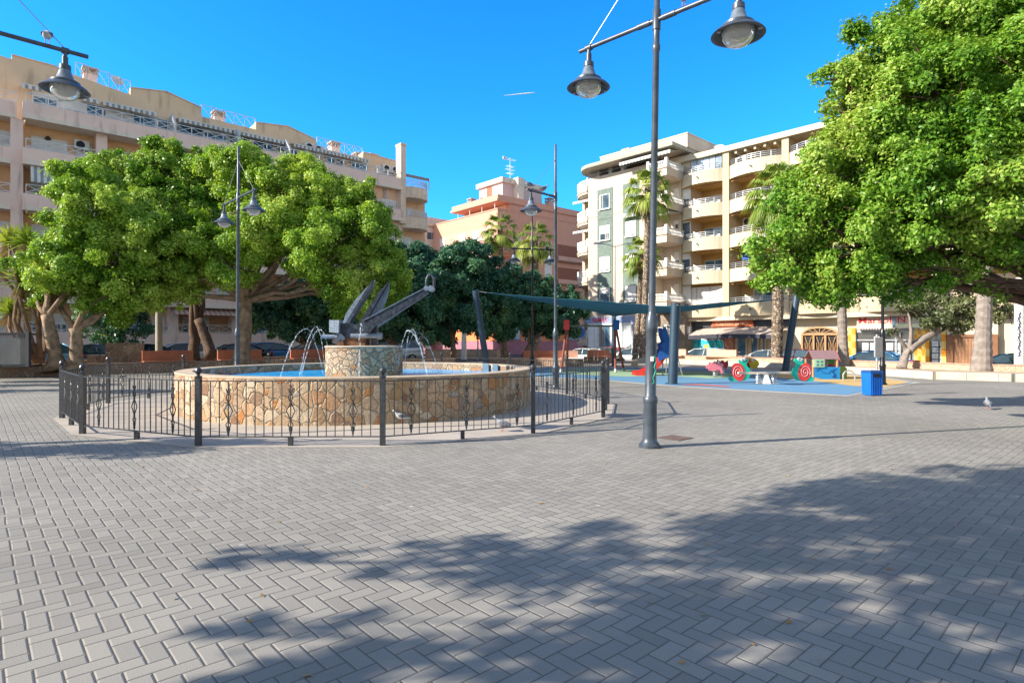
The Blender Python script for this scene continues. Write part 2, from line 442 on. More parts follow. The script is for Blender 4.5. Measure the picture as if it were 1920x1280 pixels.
# ================================================================= long pink apartment block on the left
L = Fr((48 - 960) / F * 37.7, 37.7, UA)
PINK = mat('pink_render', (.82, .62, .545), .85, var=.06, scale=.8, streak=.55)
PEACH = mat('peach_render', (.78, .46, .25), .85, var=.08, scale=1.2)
CREAMW = mat('cream_band', (.76, .66, .56), .85, var=.06, streak=.4)
BEIGE = mat('beige_render', (.74, .54, .36), .85, var=.07, scale=.7, streak=.6)
LFr = L
left = empty('apartment_block', 'long pink apartment block with stacked balconies and white crossed railings behind the green trees', 'building', (L.ox, L.oy, 0), L.a)
LV = [1.1, 4.0, 6.9, 9.8, 12.7, 15.6]
sE = L.x(805, .5); sB = L.x(750, .5)
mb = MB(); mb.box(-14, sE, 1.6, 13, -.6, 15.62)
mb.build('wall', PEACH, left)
mb = MB(); mb.box(-14, sE, .42, 1.6, -.6, 1.1); mb.box(-14, sE, .36, .42, .75, 1.1, 1)
mb.build('base_wall', [mat('dark_plinth', (.08, .07, .075), .9), CREAMW], left)
pil = [-9.3, -4.95, -.72]
x = 3.75
while x < sB: pil.append(x); x += 4.35
pil.append(sB - .3)
for p in pil:
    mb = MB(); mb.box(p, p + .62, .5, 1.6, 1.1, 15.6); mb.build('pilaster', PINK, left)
rb = random.Random(3)
for k, b in enumerate(LV):
    for i in range(len(pil) - 1):
        a, c = pil[i] + .62, pil[i + 1]
        proj = (k > 0 and a > -.5)
        x0, x1, y0 = (pil[i] + .31, pil[i + 1] + .31, 0.0) if proj else (a, c, .5)
        if k == 5 and not proj: x0, x1 = pil[i] + .31, pil[i + 1] + .31
        if i == 2 and proj: x0 = 0.0
        mb = MB()
        mb.box(x0, x1, y0, y0 + .16, b, b + 1.05, 0)                     # parapet
        mb.box(x0, x1, y0 - .05, y0, b, b + .26, 1)                      # pale lower edge
        mb.box(x0, x1, y0 + .16, 1.6, b, b + .2, 1)                      # slab
        if i == 2 and proj: mb.box(x0 - .15, x0, y0, .5, b, b + 1.05, 0)
        o = mb.build('balcony', [PINK, CREAMW], left)
        r = MB(); rail_x(r, x0 + .02, x1 - .02, y0 + .09, b + 1.05, .62, t=.045); r.build('railing', RAILW, o)
        if k < 5:
            st = rb.choice([0, 1, 0, 2, 4, 1]); w = rb.choice([1.9, 2.0])
            xx = a + .45
            window(left, xx, b + .22, w, 2.05, 1.6, st, rb.choice([GLASS, GLASSB, GLASSB]))
            if rb.random() < .7: window(left, xx + w + .5, b + .22, .85, 2.05, 1.6, rb.choice([1, 3]), GLASSB)
            if rb.random() < .35: ac_unit(left, xx + w - .2, 1.58, b + 2.2 - .05, .8)
ac_unit(left, 2.6, 1.58, LV[4] + 1.85, 1)
mb = MB(); mb.lathe([(.06, 0), (.16, .02), (.17, .12), (.03, .26)], (0, 0, 0), 12); mb.build('wall_lamp', mat('lamp_black', (.03, .03, .03), .5), left, loc=(1.2, 1.45, LV[4] + 2.15))
# top terrace: penthouse wall drawn by its roofline
prof = [(-40, 92), (22, 111), (22, 103.7), (107, 126), (140, 141), (245, 178), (245, 165), (312, 172.5), (377, 202.5), (377, 218), (480, 243), (480, 230), (540, 237.5), (592, 262.5), (595, 276), (680, 296), (681, 286), (749, 304.5)]
pts = [L.at(px, py, 2.2) for px, py in prof]
def roofz(s):
    for (a, za), (b_, zb) in zip(pts[:-1], pts[1:]):
        if a <= s <= b_ and b_ > a: return za + (zb - za) * (s - a) / (b_ - a)
    return pts[-1][1]
xr = pts[-1][0]
mb = MB(); mb.poly([(pts[0][0], 2.2, 15.6)] + [(s, 2.2, z) for s, z in pts] + [(xr, 2.2, 15.6)], (0, 9, 0))
mb.build('penthouse', BEIGE, left)
mb = MB()
for (px, py), (qx, qy) in (((22, 103.7), (107, 126)), ((245, 165), (312, 172.5)), ((312, 172.5), (377, 202.5)), ((480, 230), (540, 237.5)), ((540, 237.5), (592, 262.5)), ((681, 286), (749, 304.5))):
    a = L.at(px, py, 2.2); b_ = L.at(qx, qy, 2.2)
    mb = MB(); mb.beam((a[0], 2.4, a[1] + .03), (b_[0], 2.4, b_[1] + .03), .52, .07); mb.build('coping', BEIGE, left)
for a, b_ in (((142, 141), (245, 178)), ((378, 218), (479, 243)), ((595, 276), (680, 296))):
    p = L.at(a[0], a[1], 2.4); q = L.at(b_[0], b_[1], 2.4); mb = MB(); n = 5
    for i in range(n):
        s0 = p[0] + (q[0] - p[0]) * i / n; s1 = p[0] + (q[0] - p[0]) * (i + 1) / n; z0 = min(p[1], q[1]) - .05
        rail_x(mb, s0, s1, 2.5, z0, 1.0 + max(0, (p[1] - q[1]) * (1 - i / n)), t=.04, post=.9)
    mb.build('roof_railing', RAILW, left)
for px, py, h in ((157, 152, 1.25), (402, 226, 1.0), (622, 286, 1.2), (668, 296, .7), (695, 292, .4)):
    s, z = L.at(px, py, 4); chimney(left, s, 4, z - .6, h, .8, PINK)
s, z = L.at(217, 172, 4); dish(left, s, 3.4, z - .3, .42)
s, z = L.at(750, 300, .6); mb = MB(); mb.box(s - .25, s + .28, .0, .9, 12.5, L.at(750, 276, .6)[1]); mb.box(s - .3, s + .33, -.05, .95, L.at(750, 276, .6)[1], L.at(750, 274, .6)[1] + .1, 1)
mb.build('tall_chimney', [mat('flue_render', (.74, .58, .46), .85, streak=.4), BEIGE], left)
for px, py in ((580, 277), (597, 282), (724, 317), (740, 320)):
    s, z = L.at(px, py, 2.2); ac_unit(left, s - .5, 2.18, z - .35, 1.05)
for a, b_ in ((40, 78), (155, 185), (192, 292), (333, 432), (436, 530), (548, 690)):
    s0 = L.x(a, 1.5); s1 = L.x(b_, 1.5)
    awning(left, s0, s1, 2.18, 18.35, 1.0, .25, .22, STRIPE)
for px in range(60, 720, 46):
    s = L.x(px, 2.2); window(left, s, 16.2, 1.7, 1.9, 2.2, rb.choice([0, 1, 4]), GLASSB)
for px in (322, 442, 535):
    s = L.x(px, 1.2); mb = MB(); mb.poly([(s, .2, 16.6), (s, 2.2, 16.6), (s, 2.2, 18.3), (s, 1.2, 18.3), (s, .2, 17.3)], (.12, 0, 0)); mb.build('partition_screen', mat('screen_grey', (.42, .45, .48), .6), left)
# drop awning below the fourth level and a white cloth on the first
n = 24; mb = MB(); x0, x1 = .25, 4.1
for i in range(n):
    a = x0 + (x1 - x0) * i / n; c = x0 + (x1 - x0) * (i + 1) / n
    mb.add([(a, .12, 12.66), (c, .12, 12.66), (c, -.25, 11.62 - .05 * (i % 2)), (a, -.25, 11.62 - .05 * ((i + 1) % 2))], [(0, 1, 2, 3)], i % 2)
mb.build('awning', STRIPE, left)
mb = MB(); n = 30; x0, x1 = 8.2, 13.4
for i in range(n):
    a = x0 + (x1 - x0) * i / n; c = x0 + (x1 - x0) * (i + 1) / n
    mb.add([(a, .5, 3.95), (c, .5, 3.95), (c, -.5, 3.45), (a, -.5, 3.45)], [(0, 1, 2, 3)], i % 2)
mb.build('awning', [mat('awning_brown', (.3, .2, .15), .8), mat('awning_rose', (.5, .36, .3), .8)], left)
# flush end with round balconies
mb = MB(); mb.box(L.x(692, .5), sB - .3, .5, 1.6, 1.1, 15.6); mb.box(sB - .3, sE, 1.3, 1.6, 1.1, 16.0)
mb.build('end_wall', mat('end_render', (.74, .45, .29), .85, var=.06, streak=.4), left)
for z in (13.2, 10.3, 7.4, 4.5):
    window(left, L.x(715, .5), z, 1.5, 1.4, .5, 3); 
cxx = (sB + sE) / 2 - .1; rx = (sE - sB) / 2 - .1
for k, z in enumerate((15.0, 12.15, 9.3, 6.4)):
    arc = [(cxx + rx * math.cos(a), .9 - 1.25 * math.sin(a)) for a in [math.pi - math.pi * i / 22 for i in range(23)]]
    mb = MB(); mb.poly([(p[0], p[1], z) for p in arc], (0, 0, .2), 1)
    for a, c in zip(arc[:-1], arc[1:]): mb.beam((a[0], a[1], z + .53), (c[0], c[1], z + .53), .12, 1.05)
    mb.box(cxx - rx, cxx + rx, .9, 1.3, z, z + .2, 1)
    o = mb.build('round_balcony', [mat('flue_render', ()), CREAMW], left)
    r = MB()
    for a, c in zip(arc[:-1], arc[1:]):
        r.beam((a[0], a[1], z + 1.7), (c[0], c[1], z + 1.7), .04); r.beam((a[0], a[1], z + 1.1), (a[0], a[1], z + 1.7), .03)
        r.beam((a[0], a[1], z + 1.1), (c[0], c[1], z + 1.7), .03); r.beam((a[0], a[1], z + 1.7), (c[0], c[1], z + 1.1), .03)
    r.build('railing', RAILW, o)
    if k: window(left, cxx - 1.9, z - 0 + .25, 2.1, 2.0, 1.3, 0, SHUT)
awning(left, sB + .1, sE - .3, 1.55, 17.5, 1.5, .35, .2, [mat('awning_brown', ()), mat('awning_grey', ())])
for s in (sB + .2, sE - .35):
    mb = MB(); mb.box(s, s + .08, 0.02, .1, 16.1, 17.2); mb.build('awning_post', RAILW, left)

# ================================================================= cream sliver block and salmon corner block in the middle
f2 = Fr((818 - 960) / F * 82, 82, UA)
far = empty('apartment_block', 'pale cream flat roofed block glimpsed between the pink block and the salmon corner block', 'building', (f2.ox, f2.oy, 0), f2.a)
mb = MB(); mb.box(-6, 5, 0, 12, -.6, f2.at(818, 409)[1]); mb.box(-6.3, 5.3, -.4, 0, f2.at(818, 426)[1], f2.at(818, 422)[1])
mb.build('wall', mat('white_render', (.66, .60, .52), .85, streak=.3), far)
for z in (15.3, 12.3, 9.3): window(far, -1.6, z, 2.6, 1.6, 0, 1)
SAL = mat('salmon_render', (.66, .35, .255), .85, var=.06, streak=.2)
SALP = mat('pale_rose_render', (.62, .38, .30), .85, var=.06, streak=.2)
LIL = mat('mauve_render', (.47, .26, .27), .85, var=.06, streak=.2)
M_ = Fr((933 - 960) / F * 71.3, 71.3, UA)
mid = empty('apartment_block', 'salmon corner block with mauve round balconies and a stepped lilac roof tower', 'building', (M_.ox, M_.oy, 0), M_.a)
mb = MB()
mb.box(0, 16, 0, 14, 3.6, 17.3, 0); mb.box(-.06, 16, -.06, 14.05, 17.3, 17.42, 0)
mb.build('wall', SAL, mid)
mb = MB(); mb.box(-.03, 0, 1.2, 14, 12.6, 15.5, 0); mb.box(-.03, 0, 1.2, 14, 3.7, 12.6, 1); mb.build('side_wall', [SALP, LIL], mid)
mb = MB(); mb.box(2.2, 16, .3, 9.5, 17.4, 19.0); mb.box(.0, 16.1, .1, 9.7, 18.35, 18.6); mb.box(.2, 16.1, .2, 9.6, 18.6, 19.15)
mb.build('upper_storey', SAL, mid)
def lp(px, py, yo, xo=None):
    return M_.at(px, py, yo)
LILAC = mat('lilac_render', (.60, .47, .47), .85, var=.06)
mb = MB()
mb.box(2.4, 9.2, 1.9, 6.6, 19.1, 21.3, 0); mb.box(2.1, 9.4, 1.6, 6.9, 21.3, 21.9, 1); mb.box(4.2, 5.2, 1.0, 1.9, 19.1, 22.1, 1)
mb.build('roof_tower', [LILAC, mat('white_render', ())], mid)
mb = MB(); mb.box(2.37, 2.4, 4.0, 5.0, 19.5, 21.2); mb.build('shutter', mat('red_shutter', (.5, .13, .07), .6), mid)
mb = MB()  # antenna
mb.tube([(0, 0, 0), (0, 0, 4.0)], .04, 6)
for z, l in ((3.8, .8), (2.9, .5), (2.5, .6), (2.0, .45)):
    mb.beam((-l, 0, z), (l, 0, z), .04)
    for q in range(6): mb.beam((-l + q * l * .4, -.3, z), (-l + q * l * .4, .3, z), .025)
mb.box(-1.2, -.6, -.05, .05, 3.65, 4.0)
mb.build('antenna', mat('antenna_white', (.65, .65, .65), .5), mid, loc=(4.6, 3.0, 21.0))
chimney(mid, 2.6, 8.6, 19.1, 1.0, .8, SALP); chimney(mid, 9.9, 1.2, 19.1, .9, .8, SALP); dish(mid, 1.2, 4.4, 18.4, .45, -1)
mb = MB()
for y_ in (1, 3.5, 6, 8.5): mb.tube([(.4, y_, 17.4), (.4, y_, 18.4)], .05, 6)
mb.build('pergola_post', WHITE, mid)
mb = MB(); mb.box(2.14, 2.2, 1.0, 9.0, 17.4, 18.3); mb.build('terrace_glass', mat('terrace_cream', (.72, .55, .40), .7), mid)
# corner balconies (round), left-face windows, right-face windows
for k, z in enumerate((12.2, 9.2, 6.2)):
    arc = [(1.2 + 3.1 * math.cos(a), 1.4 + 3.1 * math.sin(a)) for a in [math.pi * 1.0 + math.pi * .62 * i / 16 for i in range(17)]]
    mb = MB(); mb.poly([(p[0], p[1], z) for p in arc] + [(2.5, 1.2, z)], (0, 0, .2), 1)
    for a, c in zip(arc[:-1], arc[1:]):
        mb.beam((a[0], a[1], z + .6), (c[0], c[1], z + .6), .15, 1.25); mb.beam((a[0], a[1], z + 1.28), (c[0], c[1], z + 1.28), .3, .12, 1)
    o = mb.build('round_balcony', [LIL, CREAMW], mid)
    r = MB(); rail_h(r, arc, z + 1.3, .5, 3); r.build('railing', METAL, o)
    mb = MB(); mb.box(.2, 2.4, -.004, .3, z + .2, z + 2.6); mb.build('loggia_panel', mat('loggia_orange', (.5, .2, .1), .8), mid)
def side_window(par, y, z, w, h, blind=True):
    mb = MB(); mb.box(-.08, -.035, y, y + w, z, z + h); o = mb.build('window', WHITE, par)
    g = MB(); g.box(-.1, -.081, y + .1, y + w - .1, z + .1, z + h * (.3 if blind else .9)); g.build('pane', GLASS, o)
    s = MB(); s.box(-.1, -.082, y + .1, y + w - .1, z + h * .32, z + h - .08); s.build('roller_blind', SHUT, o)
for z in (13.7, 10.8, 7.8, 4.9):
    for y in (3.6, 6.4, 10.8): side_window(mid, y, z, 1.2, 1.5)
for z in (12.8, 9.9, 6.9, 4.2):
    for x_, w in ((5.4, 1.3), (7.8, 1.3)): window(mid, x_, z, w, 1.5, 0, 3 if w < 1.5 else 0, fr=WHITE)
for z in (11.9, 8.9, 5.9):
    mb = MB(); mb.box(9.8, 14.8, -.6, 0, z, z + .18); mb.box(9.8, 14.8, -.6, -.5, z, z + .7); o = mb.build('balcony', [SALP], mid)
    mb = MB(); mb.box(10.2, 14.4, -.02, .01, z + .18, z + 2.3); mb.build('loggia_panel', mat('loggia_shade_red', (.28, .12, .08), .85), mid)  # flat panel, the shade of a recess put into its dark colour
mb = MB(); mb.box(-.06, 16.05, -.06, 14, 1.55, 3.6, 0); mb.box(-.09, 16.08, -.09, 14, -.6, 1.55, 1)
mb.build('street_wall', [mat('orange_render', (.75, .25, .10), .85), mat('purple_render', (.38, .17, .22), .85)], mid)
for x_ in (1.0, 4.5, 11.5): window(mid, x_, 1.75, 2.6, 1.5, -.06, 0, GLASSB, mat('blue_frame', (.15, .28, .5), .6))
mb = MB(); mb.box(-3.5, -.1, 13.2, 14, -.6, 3.2, 0); mb.box(-3.5, -.1, 13.15, 13.2, -.6, 1.5, 1)
mb.build('annexe_wall', [mat('orange_render', ()), mat('purple_render', ())], mid)
window(mid, -2.9, 1.0, 2.0, 2.0, 13.15, 0, GLASSB, mat('blue_frame', ()))

# ================================================================= white corner block
RA = R(-46.7)
Wf = Fr((1103 - 960) / F * 60, 60, RA)
IV = mat('ivory_render', (.60, .50, .40), .85, var=.05, scale=.6, streak=.22)
GRN = mat('grey_green_render', (.17, .22, .195), .9, var=.16, scale=3)
wb = empty('apartment_block', 'ivory corner block with grey green window strips and white balustraded balconies', 'building', (Wf.ox, Wf.oy, 0), Wf.a)
xe = Wf.x(1278); zt = Wf.at(1103, 336)[1]; zc = 17.9
xb = Wf.x(1228)
mb = MB(); mb.box(0, xb, 0, 12, 3.9, zt); mb.box(xb, xe, 1.5, 12, 3.9, zt + .5); mb.box(-2.6, 0, 2.6, 12, 3.9, zt - .9)
mb.build('wall', IV, wb)
pxw = [(1120.5, 1149), (1168.5, 1198.5)]
rows = [Wf.at(1135, y)[1] for y in (364.5, 422, 481.5, 540)]
print('white rows', rows, 'zt', zt, 'xe', xe)
rh = (rows[0] - rows[3]) / 3
for ci, (a, c) in enumerate(pxw):
    xa, xc = Wf.x(a), Wf.x(c)
    mb = MB(); mb.box(xa, xc, -.05, 0, rows[0] - 3.3 + .9, rows[0] + .55); mb.box(xa, xc, -.05, 0, rows[3] - 2.6, rows[1] + .55)
    mb.build('window_strip', GRN, wb)
    for k in range(4):
        zz = rows[0] - k * rh - 1.45
        window(wb, xa + .32, zz, xc - xa - .64, 1.45, -.05, [[0, 2, 3, 1], [1, 3, 3, 3]][ci][k], GLASS)
mb = MB(); mb.box(-.02, xb, -.03, 0, rows[1] + .95, rows[1] + 1.02); mb.build('string_course', mat('course_tan', (.4, .36, .31), .9), wb)  # thin course in one even tan, darker than the wall
awning(wb, Wf.x(1168), Wf.x(1199), -.05, rows[1] + .7, .45, .15, .3, STRIPE)
# left round balconies
for k in range(6):
    z = zt - .55 - .5 - k * rh - .4
    arc = [(-.15 - 2.75 * math.sin(a), 3.0 - 2.9 * math.cos(a)) for a in [math.pi * .62 * i / 14 for i in range(15)]]
    mb = MB(); mb.poly([(0, 3.0, z)] + [(0, .1, z)] + [(p[0], p[1], z) for p in arc], (0, 0, .25), 0)
    for a, c in zip(arc[:-1], arc[1:]):
        mb.beam((a[0], a[1], z + .42), (c[0], c[1], z + .42), .14, .84); mb.beam((a[0], a[1], z + .3), (c[0], c[1], z + .3), .3, .14)
    o = mb.build('round_balcony', IV, wb)
    r = MB(); balus(r, arc[::2], z + .84, .55, step=.22)
    for q in (arc[0], arc[7]): r.box(q[0] - .1, q[0] + .1, q[1] - .1, q[1] + .1, z + .8, z + 1.6)
    r.build('balustrade', WHITE, o)
    if k: 
        window(wb, -2.2, z + .3, 1.7, 2.0, 2.6, k % 4, GLASS)
        if k in (1, 2): awning(wb, -2.3, -.2, 1.2, z + 2.75, .9, .2, .15, STRIPE)
    mb = MB(); mb.box(-2.6, -2.3, 2.2, 2.6, z - 2.0, z); mb.build('column', IV, wb)
# right balconies, in front of the recess
for k in range(6):
    z = 16.2 - k * 2.9
    x0, x1 = xb + .15, xe - .55
    mb = MB(); mb.box(x0, x1, -1.5, 1.5, z - .22, z); mb.box(x0, x1, -1.5, -1.36, z, z + .45); mb.box(x1 - .14, x1, -1.36, 1.5, z, z + .45)
    mb.box(x0 - .05, x1 + .06, -1.6, -1.5, z - .3, z + .04); mb.box(x0 - .05, x1 + .06, -1.6, -1.46, z + .38, z + .5)
    o = mb.build('balcony', IV, wb)
    r = MB(); balus(r, [(x0 + .1, -1.43), (x1 - .07, -1.43), (x1 - .07, 1.4)], z + .5, .5)
    for q in ((x0 + .1, -1.43), (x1 - .07, -1.43)): r.box(q[0] - .12, q[0] + .12, q[1] - .12, q[1] + .12, z + .45, z + 1.25)
    r.build('balustrade', WHITE, o)
    if k: window(wb, x0 + .9, z + .02, 1.7, 2.1, 1.5, (k * 2) % 5, GLASS, label=None)
    if k in (2,): awning(wb, x0, x1, 1.4, z + 2.7, 2.6, .3, .2, STRIPE)
# penthouse with curved overhanging roof
zr0 = Wf.at(1276, 267, -1.2)[1]
mb = MB(); mb.box(.8, xe, 2.2, 12, zt - 1.0, zt + .7); mb.build('penthouse_wall', mat('penthouse_tan', (.58, .40, .22), .85), wb)
roofp = [(xe, -1.5), (1.8, -1.5)] + [(1.3 - 2.3 * math.sin(a), 1.2 - 2.7 * math.cos(a)) for a in [math.pi * .5 * i / 8 for i in range(9)]] + [(-1.0, 12), (xe, 12)]
mb = MB(); mb.poly([(p[0], p[1], zt + .6) for p in roofp], (0, 0, .33)); mb.build('roof_slab', mat('concrete_grey', (.40, .37, .31), .85), wb)
mb = MB(); mb.box(.9, xe + .1, .8, 12, zt + .93, zt + 2.1); mb.box(.85, xe + .15, .75, 12, zt + 2.1, zt + 2.2); mb.build('roof_parapet', mat('ivory_render', ()), wb)
for px in (1119, 1142, 1165, 1222):
    s = Wf.x(px, .2); mb = MB(); mb.box(s, s + .42, .1, .5, zt, zt + .6); mb.build('column', mat('concrete_grey', ()), wb)
r = MB(); rail_h(r, [(.2, .1), (2.5, .1), (4.5, .1), (xb, .1)], zt, .35, 1); r.build('terrace_rail', METAL, wb)
awning(wb, Wf.x(1166, -.8), xe - .4, .2, zt + .56, 1.4, .25, .2, STRIPE)
s = Wf.x(1167, 4); chimney(wb, s, 4, zt + 2.1, 1.0, .8); chimney(wb, Wf.x(1222, 4), 4, zt + 2.1, .4, .6)
window(wb, 1.9, zt - .95, 1.2, 1.55, 2.2, 0); window(wb, 5.2, zt - .95, 1.6, 1.55, 2.2, 2)
# ground floor of the estate agent
zg = Wf.at(1150, 599)[1]
mb = MB(); mb.box(0, xb, -.02, 6, -.6, 3.3, 0); mb.box(-2.6, 0, 2.6, 10, -.6, 3.9, 0); mb.box(-.3, xb, -.06, 6, 3.3, 3.9, 1); mb.box(0, xb, -.06, -.02, -.6, .35, 1)
mb.build('shop_front', [mat('shop_white', (.78, .80, .83), .6), mat('shop_blue', (.26, .33, .52), .6)], wb)
window(wb, Wf.x(1124), 1.0, Wf.x(1144) - Wf.x(1124), 2.0, -.02, 0, GLASSB, METAL)
mb = MB(); mb.box(Wf.x(1168.5), Wf.x(1194), -.05, -.02, -.3, 3.2); o = mb.build('shutter', mat('grey_shutter', (.42, .45, .47), .5), wb)
mb = MB(); mb.box(Wf.x(1167), Wf.x(1168.5), -.07, -.02, -.3, 3.3); mb.box(Wf.x(1194), Wf.x(1195.5), -.07, -.02, -.3, 3.3); mb.build('shutter_frame', METAL, wb)
text_obj('lettering', 'RE/MAX', .42, mat('sign_red', (.62, .03, .03), .5), wb, (Wf.x(1112), -.065, 3.4), (R(90), 0, 0), width=Wf.x(1139) - Wf.x(1112), bold=.02)
mb = MB(); mb.box(xb, xe, .5, 6, -.6, 3.9, 0); mb.build('stone_front', stone('tile_cladding', [(0, (.26, .21, .17)), (1, (.34, .28, .22))], (.2, .17, .14), .9, 0.15, .02, .2), wb)
mb = MB(); mb.lathe([(0.001, 0), (.55, 0), (.55, .1), (0.001, .1)], (0, 0, 0), 24); mb.build('round_sign', mat('sign_blue', (.05, .16, .5), .5), wb, loc=(-.7, -.5, 2.4), rot=(R(90), 0, R(35)))
# ================================================================= cream block with bowed balconies and shops
Yf = Fr((1362 - 960) / F * 50.9, 50.9, RA)
YEL = mat('cream_render', (.56, .46, .31), .85, var=.05, scale=.7, streak=.18)
YELP = mat('pale_cream_render', (.59, .52, .39), .85, var=.05, scale=.7, streak=.18)
OCH = mat('ochre_inner', (.62, .42, .17), .85, var=.06)
yb = empty('apartment_block', 'cream apartment block with bowed balconies and shops along the street on the right', 'building', (Yf.ox, Yf.oy, 0), Yf.a)
YL = [3.6, 6.5, 9.4, 12.3, 15.2]
cols = [(Yf.x(1276), Yf.x(1280)), (Yf.x(1357.5), Yf.x(1369)), (Yf.x(1468), Yf.x(1481))]
step = cols[2][0] - cols[1][0]
while cols[-1][1] < Yf.x(1790): cols.append((cols[-1][0] + step, cols[-1][1] + step))
xr = cols[-1][1]
mb = MB(); mb.box(cols[0][0], xr, 2.0, 14, 3.3, 18.2); mb.build('wall', OCH, yb)
mb = MB(); mb.box(cols[0][0] - .2, xr, -.45, 14, 17.55, 18.0); mb.box(cols[0][0], xr, .5, 14, 18.0, 18.25); mb.build('roof_slab', YELP, yb)
rb = random.Random(5)
for i, (a, c) in enumerate(cols):
    mb = MB(); mb.box(a, c, -.25, 2.0, 3.3, 17.55); mb.build('pier', YEL, yb)
for i in range(len(cols) - 1):
    x0, x1 = cols[i][1], cols[i + 1][0]; w = x1 - x0
    for k, b in enumerate(YL):
        nn = 12; arc = [(x0 + w * q / nn, -.12 - .75 * math.sin(math.pi * q / nn) ** .8 * 1.0) for q in range(nn + 1)]
        mb = MB(); mb.poly([(p[0], p[1], b) for p in arc] + [(x1, 2.0, b), (x0, 2.0, b)], (0, 0, .2), 1)
        for p, q in zip(arc[:-1], arc[1:]): mb.beam((p[0], p[1] + .07, b + .55), (q[0], q[1] + .07, b + .55), .14, 1.1)
        if k < 4 or True:
            n2 = 22
        o = mb.build('balcony', [YELP if k else YEL, OCH], yb)
        r = MB(); rail_h(r, [(p[0], p[1] + .07) for p in arc], b + 1.1, .45, 3, .045); r.build('railing', METAL, o)
        s = MB(); s.tube([(0, 0, 0), (0, -.22, -.02)], .05, 8); s.build('drain_spout', DARK, o, loc=(x0 + w * .5, -.87, b + .55))
        st = rb.choice([0, 1, 0, 4])
        gl = rb.choice([GLASS, GLASSB, GLASSB])
        if i == 0 and k == 0:
            mb2 = MB()
            for q in range(3): mb2.box(x0 + .1 + q * (w - .2) / 3, x0 + .1 + (q + 1) * (w - .2) / 3 - .06, .15, .22, b + 1.12, b + 2.7)
            mb2.build('enclosure', SHUT, yb); continue
        if i == 0 and k == 4:
            mb2 = MB()
            for q in range(5): mb2.box(x0 + .9 + q * (w - 1) / 5, x0 + .9 + (q + 1) * (w - 1) / 5 - .05, -.1, -.07, b + 1.12, b + 2.3)
            mb2.build('glass_screen', glassdark('pale_glass', (.35, .45, .55), .1), yb)
        window(yb, x0 + 1.1 * min(1, w / 4), b + .2, w - 2.0, 2.15, 2.0, st, gl)
        mb2 = MB()
        for q in range(18):
            xa = x0 + w * q / 18
            if k < 4: mb2.box(xa + .02, xa + w / 18 - .03, 0.0, .05, b + 2.72, b + 2.88)
        if k < 4: mb2.build('valance', mat('awning_orange', (.55, .3, .12), .8), yb)
        if i == 1 and k == 4:
            mb2 = MB()
            for q in range(5): mb2.box(x0 + .5 + q * w / 5.4, x0 + .68 + q * w / 5.4, -.2, 2.0, 17.25, 17.52)
            mb2.build('pergola', YELP, yb)
ac_unit(yb, cols[1][1] + .5, 1.6, YL[3] - .9, 1); ac_unit(yb, cols[1][1] + .4, .6, YL[4] + 1.2, 1)
mb = MB(); mb.box(cols[1][1] + .6, cols[1][1] + 1.5, .9, 1.3, YL[1] + 1.9, YL[1] + 2.5); mb.build('air_conditioner', mat('blue_cover', (.02, .08, .35), .6), yb)
for q, (i, k) in enumerate(((0, 3), (0, 2), (0, 1), (1, 0))):
    x0 = cols[i][1]; w = cols[i + 1][0] - x0
    mb = MB(); b = YL[k]; mb.poly([(x0 + w * .35, -.62, b + 1.12), (x0 + w * .95, -.3, b + 1.12), (x0 + w * .95, -.3, b + 1.3), (x0 + w * .55, -.6, b + 1.3), (x0 + w * .36, -.62, b + 1.75)], (0, .03, 0)); mb.build('screen_cloth', mat('white_cloth', (.7, .7, .68), .8), yb)
s = Yf.x(1346, 3); dish(yb, s, 3, 18.0, .75, .3); dish(yb, Yf.x(1330, 3), 3, 17.8, .55, .3)
# block end to the right: bare wall, cables
xg = Yf.x(1875, .3)
mb = MB(); mb.box(xr, Yf.x(2120), .3, 12, -.6, 18.2); mb.build('gable_wall', YELP, yb)
# ----- ground floor; openings are laid on a back wall at y=.6
mb = MB(); mb.box(cols[0][0], xr, .62, 6, -.6, 3.3, 0); mb.box(cols[0][0], xr, -.4, .62, 3.28, 3.6, 1)
mb.build('shop_wall', [YELP, YELP], yb)
def gx(px, off=.6): return Yf.x(px, off)
def gz(px, py, off=.6): return Yf.at(px, py, off)[1]
BRICK = stone('thin_brick', [(0, (.32, .13, .10)), (.5, (.42, .20, .16)), (1, (.5, .27, .22))], (.35, .28, .24), 6, .3, .06, .4)
for a, c in ((1278, 1292), (1362, 1377)):
    mb = MB(); mb.box(gx(a), gx(c), .3, .62, -.6, 3.0)
    for q in range(9): mb.box(gx(a) - .02, gx(c) + .02, .27, .3, -.3 + q * .35, -.12 + q * .35)
    mb.build('brick_pillar', mat('red_brick', (.42, .20, .16), .85, var=.2, scale=12), yb)
mb = MB(); mb.box(gx(1293), gx(1361), .5, .6, -.5, 2.75); sh = mb.build('shop_shutter', mat('grey_shutter_dark', (.14, .16, .18), .5), yb)
